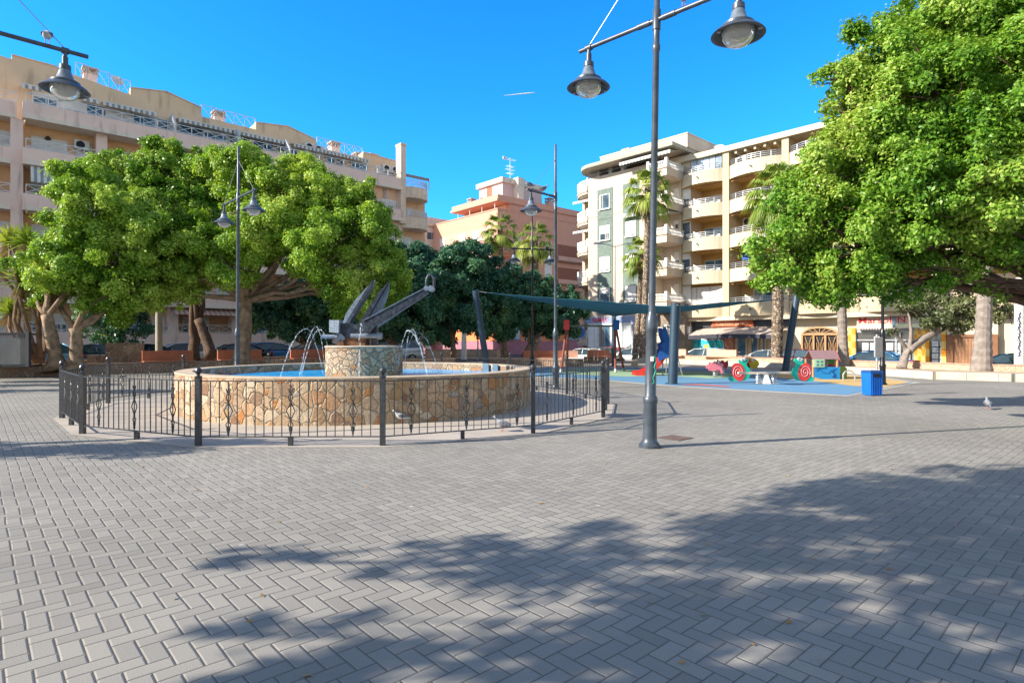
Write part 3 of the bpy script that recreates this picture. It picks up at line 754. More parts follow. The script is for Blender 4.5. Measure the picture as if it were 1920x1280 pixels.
# graffiti panel: blobby lettering in cyan with a pale outline
rg = random.Random(9); xa, xc = gx(1300), gx(1356); zb, ztp = gz(1328, 656), gz(1328, 636)
def blob(cx, cz, w, h, seed, n=26):
    r_ = random.Random(seed); ph = [r_.uniform(0, 6.28) for _ in range(3)]
    out = []
    for q in range(n):
        a = 2 * math.pi * q / n; k = 1 + .14 * math.sin(3 * a + ph[0]) + .1 * math.sin(5 * a + ph[1])
        e = abs(math.cos(a)) ** .6 * (1 if math.cos(a) > 0 else -1); f = abs(math.sin(a)) ** .6 * (1 if math.sin(a) > 0 else -1)
        out.append((cx + w / 2 * k * e, cz + h / 2 * k * f))
    return out
nlt = 4
for layer, (grow, m_, yy) in enumerate(((.16, mat('paint_pale', (.6, .75, .78), .6), .492), (0, mat('paint_cyan', (.02, .42, .62), .6, var=.4, scale=2.5), .486), (-.38, mat('paint_turquoise', (.05, .6, .55), .6, var=.4, scale=4), .480))):
    mb = MB()
    for q in range(nlt):
        cx = xa + (xc - xa) * (q + .5) / nlt
        mb.poly([(p[0], yy, p[1]) for p in blob(cx, (zb + ztp) / 2, (xc - xa) / nlt * 1.02 + grow, (ztp - zb) * .92 + grow, q)], (0, .004, 0))
    mb.build('graffiti', m_, sh)
mb = MB(); mb.poly([(p[0], .474, p[1]) for p in blob((xa + xc) / 2 - .1, (zb + ztp) / 2 - .15, .5, .35, 77)], (0, .004, 0)); mb.build('graffiti', mat('paint_yellow', (.7, .6, .1), .6), sh)
# restaurant: sign board, sloping awning, wooden doors
mb = MB(); mb.box(gx(1300, .3), gx(1482, .3), .25, .6, 2.75, 3.27); mb.build('fascia', mat('dark_fascia', (.06, .07, .085), .7), yb)
mb = MB(); a, c = gx(1335, 0), gx(1410, 0); z0, z1 = gz(1370, 612, .0), gz(1370, 600.5, .0)
mb.poly([(a - .15, .02, z0), (c + .15, .02, z0), (c, .02, z1), (a + .1, .02, z1)], (0, .12, 0))
sg = mb.build('sign_board', mat('sign_orange', (.42, .10, .04), .6), yb)
text_obj('lettering', "Capitán Jack's", (z1 - z0) * .72, mat('sign_gold', (.62, .42, .3), .5), sg, (a + .35, .012, z0 + .06), (R(90), 0, 0), width=(c - a) - .7)
mb = MB(); a, c = gx(1298, -1), gx(1466, -1); n = 14
for q in range(n):
    u0 = a + (c - a) * q / n; u1 = a + (c - a) * (q + 1) / n; zz = 2.62 + .12 * math.sin(math.pi * (q + .5) / n)
    mb.add([(u0, .25, zz), (u1, .25, zz), (u1, -1.7, zz - .62), (u0, -1.7, zz - .62)], [(0, 1, 2, 3)], 0)
    mb.add([(u0, -1.7, zz - .62), (u1, -1.7, zz - .62), (u1, -1.72, zz - .95), (u0, -1.72, zz - .95)], [(0, 1, 2, 3)], 1)
mb.build('awning', [mat('awning_dusty', (.48, .40, .35), .9, var=.2), mat('awning_navy', (.05, .05, .07), .8)], yb)
WOOD = mat('door_wood', (.30, .12, .05), .6, var=.3, scale=6)
CREAMF = mat('frame_cream', (.5, .4, .27), .6)
for a, c in ((1381, 1402), (1407, 1424), (1428, 1438), (1442, 1466)):
    mb = MB(); u0, u1 = gx(a), gx(c)
    mb.box(u0, u0 + .14, .48, .6, -.5, 2.4); mb.box(u1 - .14, u1, .48, .6, -.5, 2.4); mb.box(u0, u1, .48, .6, 2.4, 2.55); mb.box(u0 + .14, u1 - .14, .5, .58, -.5, .3, 1)
    o = mb.build('door', [CREAMF, WOOD], yb)
    mb = MB(); mb.box(u0 + .14, u1 - .14, .53, .57, .3, 2.4); mb.build('pane', GLASSB, o)
# arched entrance with iron leaves
a, c = gx(1505), gx(1572); mx = (a + c) / 2; zt_ = gz(1540, 628.5); za = gz(1540, 614)
mb = MB(); arc = [(mx + (c - a) / 2 * math.cos(q), zt_ + (za - zt_) * math.sin(q)) for q in [math.pi * i / 16 for i in range(17)]]
mb.poly([(p[0], .58, p[1]) for p in arc], (0, .03, 0), 1)
mb.box(a, c, .57, .6, -.4, zt_, 1)
for q in (0, .33, .66, 1.0): xx = a + (c - a) * q - .06; mb.box(xx, xx + .14, .42, .57, -.4, zt_ + .05)
mb.box(a - .05, c + .1, .42, .575, zt_, zt_ + .14)
for p, q in zip(arc[:-1], arc[1:]): mb.beam((p[0], .5, p[1]), (q[0], .5, q[1]), .12)
for q in range(1, 8):
    an = math.pi * q / 8; mb.beam((mx, .5, zt_ + .1), (mx + (c - a) / 2 * math.cos(an), .5, zt_ + (za - zt_) * math.sin(an)), .05)
for d0 in range(3):
    x0 = a + (c - a) * d0 / 3 + .15; x1 = a + (c - a) * (d0 + 1) / 3 - .1; mxx = (x0 + x1) / 2; hw = (x1 - x0) / 2
    for s_ in (-1, 1):
        mb.tube([(mxx + s_ * hw * .15, .5, 0), (mxx + s_ * hw * .35, .5, .6), (mxx + s_ * hw * .2, .5, 1.3), (mxx + s_ * hw * .8, .5, zt_ - .1)], .035, 5)
        mb.tube([(mxx + s_ * hw * .8, .5, 0), (mxx + s_ * hw * .6, .5, .8), (mxx + s_ * hw * .8, .5, 1.4)], .03, 5)
mb.build('entrance_door', [mat('entrance_wood', (.40, .24, .12), .6), DARK], yb)
# estate agent with checkered pillars
ORG = mat('tile_orange', (.78, .30, .02), .5, var=.08); YLW = mat('tile_yellow', (.80, .58, .16), .5, var=.08)
for a, c, n in ((1590, 1604, 2), (1714, 1742, 4), (1765, 1774, 1)):
    u0, u1 = gx(a, .35), gx(c, .35); mb = MB(); s_ = (u1 - u0) / n
    hh = 3.3; rws = int(hh / .5)
    for q in range(n):
        for r_ in range(rws): mb.box(u0 + q * s_, u0 + (q + 1) * s_, .33, .62, -.5 + r_ * .5, -.5 + (r_ + 1) * .5, (q + r_) % 2)
    mb.build('checkered_pillar', [ORG, YLW], yb)
u0, u1 = gx(1604, .5), gx(1714, .5); ud = gx(1682, .5)
mb = MB(); mb.box(u0, u1, .56, .61, -.4, 2.15); sf = mb.build('shop_window', glassdark('shop_glass', (.035, .035, .04)), yb)
mb = MB(); mb.box(u0, u1, .46, .56, 2.15, 2.35); mb.box(u0, u1, .47, .56, 1.55, 1.65)
for xx in (u0, ud - .12, ud + .12, u1 - .1): mb.box(xx, xx + .12, .48, .56, -.4, 2.15)
mb.build('frame', METAL, sf)
mb = MB(); px0 = gx(1616, .5)
for q in range(6):
    for r_ in range(2): mb.box(px0 + q * .52, px0 + q * .52 + .42, .545, .556, .25 + r_ * .62, .78 + r_ * .62)
mb.box(gx(1638, .5), gx(1649, .5), .545, .556, 1.3 + .25, 1.85); mb.box(gx(1695, .5), gx(1704, .5), .545, .556, .9, 1.35)
mb.build('property_card', mat('card_paper', (.6, .63, .66), .5, var=.35, scale=7), sf)
mb = MB(); mb.box(gx(1744, .5), gx(1764, .5), .55, .6, -.4, 2.0); sw = mb.build('shop_window', GLASS, yb)
mb = MB()
for q in range(2):
    for r_ in range(4): mb.box(gx(1747, .5) + q * .45, gx(1747, .5) + q * .45 + .36, .54, .549, -.1 + r_ * .42, .25 + r_ * .42)
mb.build('property_card', mat('card_paper', ()), sw)
s0, s1 = gx(1606, .0), gx(1748, .0); z1 = 3.26; z0 = 2.45
mb = MB(); mb.box(s0, s1, .05, .5, z0 + .3, z1, 0); mb.box(s0, s1, .03, .5, z0, z0 + .28, 1)
for q in (.37,): mb.box(s0 + (s1 - s0) * .49, s0 + (s1 - s0) * .545, .02, .05, z0 + .02, z1, 2)
sg = mb.build('sign_board', [mat('sign_tan', (.50, .44, .38), .6), mat('sign_yellow', (.78, .74, .5), .6), mat('sign_slate', (.2, .27, .36), .6)], yb)
RED = mat('sign_red', ())
text_obj('lettering', 'Marsol', .44, RED, sg, (s0 + .12, .045, z0 + .36), (R(90), 0, 0), width=(s1 - s0) * .45, bold=.015)
text_obj('lettering', 'N', .44, RED, sg, (s0 + (s1 - s0) * .56, .045, z0 + .36), (R(90), 0, 0), width=(s1 - s0) * .1, bold=.015)
mb = MB()
for q in range(26): mb.box(s0 + (s1 - s0) * q / 26, s0 + (s1 - s0) * (q + .5) / 26, -.02, .08, z0 - .12, z0 - .03)
mb.box(s0, s1, -.02, .1, z0 - .03, z0 + .0); mb.build('sign_trim', mat('trim_grey', (.4, .36, .35), .6), yb)
# brown garage door
a, c = gx(1775, .1), gx(1871, .1); zt_ = Yf.at(1820, 632, .1)[1]
mb = MB(); mb.box(a, c, .12, .62, zt_, 3.3, 0); mb.box(a, a + .35, .06, .3, -.5, zt_, 1); mb.box(c - .35, c, .06, .3, -.5, zt_, 1); mb.box(a, c, .06, .3, zt_, zt_ + .18, 1)
n = 26
for q in range(n):
    x0 = a + .35 + (c - a - .7) * q / n; mb.box(x0, x0 + (c - a - .7) / n - .025, .16 - .0, .22, -.5, zt_, 2)
mb.box(a + .35, c - .35, .22, .25, -.5, zt_, 1)
mb.build('garage_door', [YELP, mat('brown_frame', (.22, .10, .05), .6), mat('brown_slats', (.42, .22, .12), .5, var=.1)], yb)
# pipes and meters on the bare wall
mb = MB(); u = Yf.x(1885, .25)
for q in range(3): mb.tube([(u + q * .1, .2, 3.0 + q * .1), (u + .6, .18, 2.9 + q * .2), (u + 1.1, .2, 3.6), (u + 1.5, .2, 3.9)], .03, 5)
mb.tube([(u + .2, .2, 3.3), (u + .3, .2, 2.6), (u + .7, .2, 2.5), (u + .9, .2, 3.0)], .03, 5)
mb.tube([(u + .9, .2, 2.4), (u + .95, .2, 0.3)], .02, 5)
mb.build('cable', DARK, yb)
mb = MB(); mb.box(u - .1, u + .35, .05, .28, 3.5, 4.3); mb.build('meter_box', METAL, yb)
ac_unit(yb, gx(1279, -.2), -.2, gz(1285, 626), 1.1)
mb = MB(); mb.box(cols[0][0], cols[0][0] + .9, -.6, 0, 2.5, 3.1); mb.build('sign_box', mat('sign_skyblue', (.25, .45, .65), .5), yb)
# pavement in front of the shops
g = MB(); g.poly([Yf.world(x_, y_, -.47) for x_, y_ in ((-7, -2.6), (40, -2.6), (40, .7), (-7, .7))], (0, 0, .12))
struct(g.build('pavement', mat('pavement_tile', (.30, .27, .24), .9, var=.12, scale=2)), label='pale pavement in front of the shops')
# ================================================================= fountain
def wb_(mb, name, mats, parent, smooth=False):
    """mesh given in world coordinates under an unrotated parent"""
    l = parent.matrix_basis.translation if False else parent.location
    par = parent.parent
    off = Vector(l)
    while par is not None: off += par.location; par = par.parent
    return mb.build(name, mats, parent, smooth, loc=-off)
POOL = stone('fountain_stone', [(0, (.44, .33, .22)), (.22, (.36, .23, .12)), (.36, (.50, .40, .29)), (.48, (.42, .17, .045)), (.58, (.52, .43, .32)), (.72, (.30, .155, .075)), (.82, (.48, .36, .24)), (.92, (.22, .12, .07)), (1, (.46, .44, .40))], (.46, .36, .25), 4.6, 1, .04, 1.0)
PEDS = stone('pedestal_stone', [(0, (.42, .29, .17)), (.35, (.50, .37, .24)), (.6, (.40, .20, .08)), (.8, (.44, .34, .24)), (1, (.24, .15, .09))], (.27, .21, .155), 6.6, 1, .045, 1.0)
BRST = stone('planter_stone', [(0, (.26, .15, .10)), (.4, (.34, .22, .15)), (.7, (.22, .14, .10)), (1, (.42, .31, .22))], (.38, .31, .25), 2.8, 1, .05, .8)
PKST = stone('pink_stone', [(0, (.46, .30, .21)), (.5, (.58, .40, .29)), (1, (.50, .36, .26))], (.55, .44, .35), 4, 1, .05, .7)
COPE = mat('stone_coping', (.46, .37, .27), .8, var=.15, scale=6, bmp=.4, bscale=30)
fx, fy, fr_ = -3.62, 14.66, 4.06
fo = empty('fountain', 'round fountain clad in crazy paved tan stone with blue water inside the iron fence', 'fountain', (fx, fy, 0))
mb = MB(); mb.lathe([(fr_ - .34, .0), (fr_ - .34, .83), (fr_, .83), (fr_ + .02, 0)], n=120); mb.build('basin_wall', POOL, fo)
mb = MB(); mb.lathe([(fr_ - .345, .83), (fr_ - .345, .85), (fr_ - .33, .858), (fr_ - .005, .858), (fr_ + .008, .85), (fr_ + .008, .83)], n=120); mb.build('rim', COPE, fo)
m, nt, b = newmat('fountain_water'); v = coords(nt)
n_ = N(nt, 'ShaderNodeTexNoise', Scale=3.5, Detail=4.0, Distortion=.6); nt.links.new(v, n_.inputs['Vector'])
nt.links.new(ramp(nt, n_.outputs['Fac'], [(.35, (.0, .30, .75)), (.6, (.02, .42, .85)), (.8, (.25, .62, .9))]), b.inputs['Base Color'])
b.inputs['Roughness'].default_value = .15; b.inputs['Specular IOR Level'].default_value = .15; bump(nt, n_.outputs['Fac'], b, .5, .05)
mb = MB(); mb.lathe([(0.01, .66), (fr_ - .345, .66)], n=96); mb.build('water', m, fo)
mb = MB(); mb.lathe([(.93, .1), (.92, 1.36), (0.01, 1.36)], n=72); mb.build('pedestal', PEDS, fo)
mb = MB(); mb.lathe([(.94, 1.36), (.945, 1.385), (.90, 1.40), (0.01, 1.40)], n=72); mb.build('pedestal_top', COPE, fo)
for a in (R(38), R(30)):
    mb = MB(); mb.box(-.13, .13, -.02, .02, -.15, .15); mb.box(-.15, .15, .02, .03, -.17, .17)
    mb.build('basin_vent', mat('box_blue_grey', (.10, .16, .22), .5), fo, loc=(math.cos(a) * (fr_ - .39), math.sin(a) * (fr_ - .39), .70), rot=(0, 0, a + R(90)))  # small blue-grey vents on the inner face of the basin
m, nt, b = newmat('falling_water'); b.inputs['Base Color'].default_value = (.85, .9, .93, 1); b.inputs['Roughness'].default_value = .15
v = coords(nt, scale=(1, 1, 1)); n_ = N(nt, 'ShaderNodeTexNoise', Scale=16.0, Detail=2.0); nt.links.new(v, n_.inputs['Vector'])
nt.links.new(ramp(nt, n_.outputs['Fac'], [(.42, .03), (.62, .48)]), b.inputs['Alpha'])
WJ = m
def jet(a, r0, h0, rp, hp, r1, h1, rad=.009, sp=0.0):
    pts = []; rads = []
    k1 = (hp - h0) / (rp - r0) ** 2 if rp != r0 else 0; k2 = (hp - h1) / (r1 - rp) ** 2
    for i in range(25):
        r = r0 + (r1 - r0) * i / 24
        h = hp - (k1 if r < rp else k2) * (r - rp) ** 2
        rnd = RNG.normal(0, .006, 3)
        pts.append((r * math.cos(a) + rnd[0], r * math.sin(a) + rnd[1], h + rnd[2])); rads.append(rad * (.7 + .9 * i / 24) * float(RNG.uniform(.7, 1.25)))
    mb = MB(); mb.tube(pts, rads, 7)
    for _ in range(60):
        i = int(RNG.integers(6, 25)); p = Vector(pts[i]) + Vector(RNG.normal(0, .05, 3)); mb.tube([p, p + Vector((0, 0, .012))], .004, 4)
    mb.build('water_jet', WJ, fo, smooth=True)
jet(R(180), .97, .8, 1.17, 1.86, 1.6, .58); jet(R(200), .97, .7, 1.35, 1.80, 1.95, .58); jet(R(160), .97, .8, 1.3, 1.80, 1.9, .58)
jet(R(0), .97, .8, 1.15, 1.80, 1.5, .58); jet(R(-22), .97, .9, 1.25, 1.76, 1.8, .58); jet(R(22), .97, .9, 1.3, 1.74, 1.9, .58)
jet(R(-83), .3, 1.5, .62, 1.92, 1.05, .6, .013)
# ---- anchor sculpture
AD = 14.66
m, nt, b = newmat('anchor_iron'); v = coords(nt); n_ = N(nt, 'ShaderNodeTexNoise', Scale=9.0, Detail=6.0, Roughness=.7); nt.links.new(v, n_.inputs['Vector'])
nt.links.new(ramp(nt, n_.outputs['Fac'], [(.38, (.02, .023, .03)), (.58, (.05, .06, .08)), (.76, (.17, .20, .25))]), b.inputs['Base Color']); b.inputs['Roughness'].default_value = .38; b.inputs['Metallic'].default_value = .35
n2 = N(nt, 'ShaderNodeTexNoise', Scale=60.0, Detail=3.0); nt.links.new(v, n2.inputs['Vector']); bump(nt, n2.outputs['Fac'], b, .6, .01)
IRON = m; IRONL = mat('anchor_pale_paint', (.20, .24, .30), .4, .3, var=.3, scale=14)
RUST = mat('rusty_iron', (.16, .08, .045), .8, .2, var=.4, scale=12, bmp=.5)
an = empty('anchor_sculpture', 'big dark iron ship anchor standing on the stone pedestal in the fountain', 'sculpture', (fx, fy, 1.4))
def PA(px, py, off=0): p = PD(px, py, AD); return Vector((p.x, AD + off, p.z))
mb = MB()
def taper(a0, a1, b0, b1, d0, d1):
    mb.hexa([PA(*a0, -d0), PA(*b0, -d1), PA(*b0, d1), PA(*a0, d0), PA(*a1, -d0), PA(*b1, -d1), PA(*b1, d1), PA(*a1, d0)])
taper((709, 612), (684, 603), (804, 550), (799, 541), .17, .07)
o = wb_(mb, 'shank', IRON, an)
mb = MB(); mb.hexa([PA(684, 602.6, -.19), PA(799, 540.4, -.09), PA(799, 540.4, .09), PA(684, 602.6, .19), PA(683.4, 601, -.19), PA(798.6, 539, -.09), PA(798.6, 539, .09), PA(683.4, 601, .19)]); wb_(mb, 'shank_edge', IRONL, an)
mb = MB(); mb.poly([PA(*p, -.24) for p in ((644, 607), (656, 606), (672, 609), (690, 603), (709, 610), (696, 626), (664, 636), (653, 632), (644, 624))], (0, .48, 0)); wb_(mb, 'crown_block', IRON, an)
def fluke(pl, off, edge):
    mb = MB(); mb.poly([PA(*p, off) for p in pl], (0, .05, 0)); o = wb_(mb, 'fluke', IRONL, an)
    mb = MB(); mb.poly([PA(*p, off - .16) for p in edge], (0, .3, 0)); wb_(mb, 'rib_plate', IRON, o)
fluke([(654.5, 607), (660, 590), (677, 565), (695, 545), (713, 529), (709, 541), (682, 577), (663, 606.5)], -.55, [(663, 607), (697, 551), (711, 531), (708, 543), (686, 578), (670, 607)])
fluke([(690, 606), (679, 608), (700, 572), (726, 529), (723, 550), (718, 566), (711, 581), (698, 596)], .28, [(668, 608), (708, 546), (725, 529), (706, 562), (680, 608)])
mb = MB(); mb.poly([PA(*p, -.38) for p in ((626, 601), (644, 601), (643, 625), (626, 623))], (0, .55, 0)); wb_(mb, 'end_plate', mat('anchor_speckled', (.36, .40, .44), .4, .3, var=.5, scale=40), an)
mb = MB(); mb.tube([PA(611, 631, -.3), PA(640, 631, -.3)], .05, 14); mb.tube([PA(664, 630, -.3), PA(720, 630, -.3)], .06, 14); mb.tube([PA(713, 630, -.3), PA(721, 630, -.3)], .085, 14); wb_(mb, 'stock', IRONL, an, True)
mb = MB(); mb.poly([PA(*p, -.3) for p in ((634, 627), (646, 625), (654, 634), (650, 638), (636, 637))], (0, .2, 0)); wb_(mb, 'toe_plate', IRONL, an)
mb = MB(); mb.poly([PA(*p, -.28) for p in ((652, 634), (664, 634), (690, 634), (690, 650), (655, 650), (650, 645))], (0, .5, 0)); mb.tube([PA(648, 645, -.4), PA(648, 645, .3)], .07, 12); wb_(mb, 'lower_lump', RUST, an)
mb = MB(); mb.poly([PA(*p, -.12) for p in ((698, 612), (708, 612), (708, 651), (698, 651))], (0, .24, 0)); wb_(mb, 'support_post', IRON, an)
mb = MB()
pp = [PA(799.5, 537), PA(800, 524), PA(803, 517), PA(807, 514.5), PA(811, 517), PA(813.5, 524), PA(814, 537)]
mb.tube(pp, .035, 10); o = wb_(mb, 'shackle', IRON, an, True)
mb = MB(); mb.tube([PA(809, 541.5, -.13), PA(809, 541.5, .13)], .075, 18); mb.tube([PA(800, 541, -.1), PA(800, 541, .1)], .06, 16); wb_(mb, 'shackle_pin', IRONL, an, True)

# ================================================================= iron fence round the fountain
FP_ = [(-4.51, 8.59), (-1.865, 8.615), (.345, 9.77), (1.80, 11.79), (2.29, 14.28), (1.56, 16.97), (-.05, 19.6), (-2.45, 20.8), (-5.4, 20.8), (-7.9, 19.4), (-9.35, 17.0), (-9.79, 14.48), (-8.81, 11.7), (-6.98, 9.71)]
g = MB(); cc = Vector((-3.7, 14.6))
g.add([(cc.x + (x - cc.x) * 1.025, cc.y + (y - cc.y) * 1.025, .004) for x, y in FP_], [tuple(range(len(FP_)))])
struct(g.build('fountain_apron', mat('apron_concrete', (.40, .355, .305), .85, var=.12, scale=1.3, bmp=.3, bscale=90)), label='pale concrete apron between fence and basin')
IRN = mat('fence_iron', (.045, .048, .055), .42, .3, var=.3, scale=20, spec=.5)
fe = empty('iron_fence', 'black wrought iron fence with ball topped posts ringing the fountain', 'fence', (-3.7, 14.6, 0))
for x, y in FP_:
    mb = MB(); mb.box(x - .036, x + .036, y - .036, y + .036, 0, .99)
    mb.lathe([(.001, .985), (.05, .985), (.052, 1.0), (.02, 1.012), (.022, 1.03), (.047, 1.055), (.05, 1.085), (.036, 1.115), (.001, 1.13)], (x, y, 0), 12)
    wb_(mb, 'post', IRN, fe)
for i in range(len(FP_)):
    a = Vector((*FP_[i], 0)); c = Vector((*FP_[(i + 1) % len(FP_)], 0)); d = (c - a); Ln = d.length; d.normalize(); nr = Vector((d.y, -d.x, 0))
    a = a + d * .045; c = c - d * .045; Ln -= .09
    mb = MB()
    for z, t in ((.93, .036), (.13, .03)): mb.beam(a + Vector((0, 0, z)), c + Vector((0, 0, z)), t, .014)
    nb = max(6, round(Ln / .125))
    for k in range(1, nb):
        p = a + d * (Ln * k / nb)
        mb.beam(p + Vector((0, 0, .13)), p + Vector((0, 0, .93)), .0115)
    mb.box((a.x + c.x) / 2 - .03, (a.x + c.x) / 2 + .03, (a.y + c.y) / 2 - .03, (a.y + c.y) / 2 + .03, 0, .13)
    pn = wb_(mb, 'fence_panel', IRN, fe)
    for k in range(3, nb - 1, 7):
        mb = MB(); p = a + d * (Ln * k / nb)
        def W(s_, z): return p + d * s_ + Vector((0, 0, z))
        for s_ in (-1, 1):
            mb.tube([W(.0, .76), W(s_ * .028, .72), W(s_ * .03, .68), W(0, .62)], .008, 5)
            mb.tube([W(0, .63), W(s_ * .062, .50), W(0, .37)], .008, 5)
            mb.tube([W(s_ * .03, .82), W(s_ * .012, .76)], .01, 5)
            mb.tube([W(s_ * .012, .2), W(s_ * .022, .24), W(s_ * .012, .28)], .008, 5)
        mb.tube([W(.035 * math.cos(q), .30 + .04 * math.sin(q)) for q in [2 * math.pi * i_ / 10 for i_ in range(11)]], .007, 5)
        mb.tube([W(0, .34), W(0, .40)], .014, 6); mb.tube([W(0, .58), W(0, .64)], .014, 6); mb.tube([W(0, .16), W(0, .26)], .016, 6)
        wb_(mb, 'scroll_ornament', IRN, pn)

# ================================================================= street lamps
LP = mat('lamp_paint', (.065, .082, .105), .38, .2, var=.25, scale=8, spec=.5)
LPB = mat('lamp_black_paint', (.012, .014, .018), .3, .1, var=.2, spec=.5)
LPG = mat('lantern_grey', (.17, .21, .26), .4, .2, var=.25, scale=10, spec=.5)
m, nt, b = newmat('lamp_bowl'); b.inputs['Base Color'].default_value = (.72, .72, .68, 1); b.inputs['Roughness'].default_value = .12; b.inputs['Transmission Weight'].default_value = .55; b.inputs['IOR'].default_value = 1.3
BOWL = m
INN = mat('reflector', (.45, .45, .42), .5)
def lamp(base, label, arms, arm_h=6.06, top=7.7, rin=1.19, lean=0.0, paint=None, over=.18, s=1.0):
    paint = paint or LP
    o = empty('street_lamp', label, 'street lamp', (base[0], base[1], 0), 0, 'double bell lamps of the square')
    o.rotation_euler = (0, lean, 0)
    mb = MB(); mb.lathe([(.155, 0), (.155, .035), (.13, .06), (.105, .10), (.10, .14), (.092, .62), (.098, .63), (.104, .66), (.104, .70), (.088, .72), (.078, .74), (.074, 1.62), (.084, 1.64), (.087, 1.70), (.084, 1.80), (.075, 1.83), (.05, 1.92)], n=22)
    mb.build('base_post', paint, o, smooth=True)
    mb = MB(); mb.lathe([(.049, 1.9), (.046, arm_h - .45), (.058, arm_h - .43), (.058, arm_h - .36), (.046, arm_h - .34), (.046, arm_h - .15), (.058, arm_h - .14), (.058, arm_h + .14), (.042, arm_h + .16), (.036, top), (.001, top + .02)], n=16)
    mb.build('pole', paint, o, smooth=True)
    for a in arms:
        d = Vector((math.cos(a), math.sin(a), 0))
        mb = MB(); mb.tube([d * .04 + Vector((0, 0, arm_h)), d * (rin + over) + Vector((0, 0, arm_h))], .033, 10)
        mb.tube([d * (rin - .05) + Vector((0, 0, arm_h)), d * (rin + .05) + Vector((0, 0, arm_h))], .048, 10)
        mb.tube([d * .1 + Vector((0, 0, arm_h)), d * .3 + Vector((0, 0, arm_h))], .042, 10)
        ar = mb.build('arm', paint, o, smooth=True)
        mb = MB(); mb.tube([d * rin + Vector((0, 0, arm_h + .03)), Vector((0, 0, top - .45))], .007, 5); mb.build('stay_cable', METAL, ar)
        c0 = d * rin + Vector((0, 0, arm_h))
        mb = MB()
        mb.lathe([(.03, -.02), (.03, -.10), (.042, -.10), (.042, -.22), (.078, -.23), (.08, -.30), (.062, -.31)], n=18)
        mb.lathe([(.335, -.625), (.30, -.585), (.245, -.545), (.20, -.53), (.20, -.49)], n=28)
        mb.lathe([(.335, -.625), (.30, -.63), (.215, -.575), (.205, -.56)], n=28)
        ln = mb.build('lantern', LPB if paint is not LP else LP, o, smooth=True, loc=c0)
        mb = MB(); mb.lathe([(.062, -.29), (.078, -.31), (.095, -.37), (.12, -.44), (.165, -.49), (.205, -.52)], n=28); mb.build('bell_cover', LPG, ln, smooth=True)
        mb = MB(); mb.lathe([(.20, -.55), (.205, -.60), (.185, -.68), (.13, -.74), (.06, -.768), (.001, -.772)], n=24); mb.build('glass_bowl', BOWL, ln, smooth=True)
        mb = MB(); mb.lathe([(.001, -.50), (.12, -.52), (.195, -.57)], n=20); mb.lathe([(.001, -.68), (.03, -.67), (.035, -.6), (.03, -.52)], n=10); mb.build('reflector', INN, ln, smooth=True)
        mb = MB()
        for q in range(3):
            an_ = a + q * 2.1; mb.box(.285 * math.cos(an_) - .02, .285 * math.cos(an_) + .02, .285 * math.sin(an_) - .02, .285 * math.sin(an_) + .02, -.640, -.60)
        mb.build('clip', METAL, ln)
    return o
AR = math.atan2(-.70, .72)
l1 = lamp((*G(1218, 838).xy,), 'tall grey double lamp in front, its foot on the open paving', [AR, AR + math.pi], lean=.0165)
# small sticker and green graffiti on the near post
mb = MB(); mb.box(-.03, .02, -.080, -.076, 1.22, 1.29); mb.build('sticker', WHITE, l1)
mb = MB(); mb.tube([(.02, -.081, 1.0), (.05, -.07, 1.08), (.03, -.08, 1.14), (.055, -.065, 1.22), (.03, -.079, 1.3)], .008, 5); mb.tube([(.01, -.082, 1.0), (.03, -.08, .93), (.0, -.083, .9)], .007, 5); mb.build('graffiti', mat('paint_green', (.03, .3, .22), .6), l1)
dL = 9.38; pL = Vector(((122 - 960) / F * dL, dL)) ; aL = math.atan2(.69, .72)
lamp((pL.x - math.cos(aL) * 1.19, pL.y - math.sin(aL) * 1.19), 'double lamp at the left border, only one bell reaching over the square', [aL, aL + math.pi], over=.3)
d2 = 4.56 * F / (640 - 371); lamp(((444.5 - 960) / F * d2, d2), 'double lamp between the fountain and the big light green tree', [R(-47), R(-47) + math.pi], rin=1.35, lean=.006)
d3 = 4.56 * F / (640 - 369); lamp(((1041.5 - 960) / F * d3, d3), 'single armed lamp beside the playground with pigeons on its arm', [R(225)], rin=1.13)
d4 = 4.56 * F / (640 - 467); lamp(((998 - 960) / F * d4, d4), 'farthest dark double lamp before the clipped trees', [R(12), R(192)], rin=.92, paint=LPB)
d5 = 20.5; lamp(((1655 - 960) / F * d5, d5), 'black lamp post behind the blue bin, its head inside the tree crown', [R(50), R(230)], paint=LPB, rin=.9, arm_h=5.6, top=6.6)

# slim street lights of the road
def roadlight(p, h, label, arms=(1,), m=None):
    o = empty('street_light', label, 'street light', p)
    mb = MB(); mb.lathe([(.09, 0), (.085, 1.0), (.06, 1.05), (.05, h)], n=10); mb.build('pole', METAL, o)
    for s_ in arms:
        mb = MB(); mb.tube([(0, 0, h - .1), (s_ * .6, 0, h + .08), (s_ * 1.0, 0, h + .15)], .035, 6); a_ = mb.build('arm', METAL, o)
        mb = MB(); mb.hexa([(s_ * .9, -.1, h + .1), (s_ * 1.7, -.16, h + .12), (s_ * 1.7, .16, h + .12), (s_ * .9, .1, h + .1), (s_ * .9, -.07, h + .2), (s_ * 1.6, -.1, h + .26), (s_ * 1.6, .1, h + .26), (s_ * .9, .07, h + .2)]); mb.build('lamp_head', LPG, a_)
    return o
dd = 47; p = PD(1153, 458, dd); roadlight((p.x, dd, -.5), p.z + .4, 'slim two headed street light before the ivory corner block', (1, -1))
dd = 52; p = PD(896, 464, dd); roadlight((p.x, dd, -.1), p.z, 'street light whose flat head peeks over the dark clipped trees', (-1,))
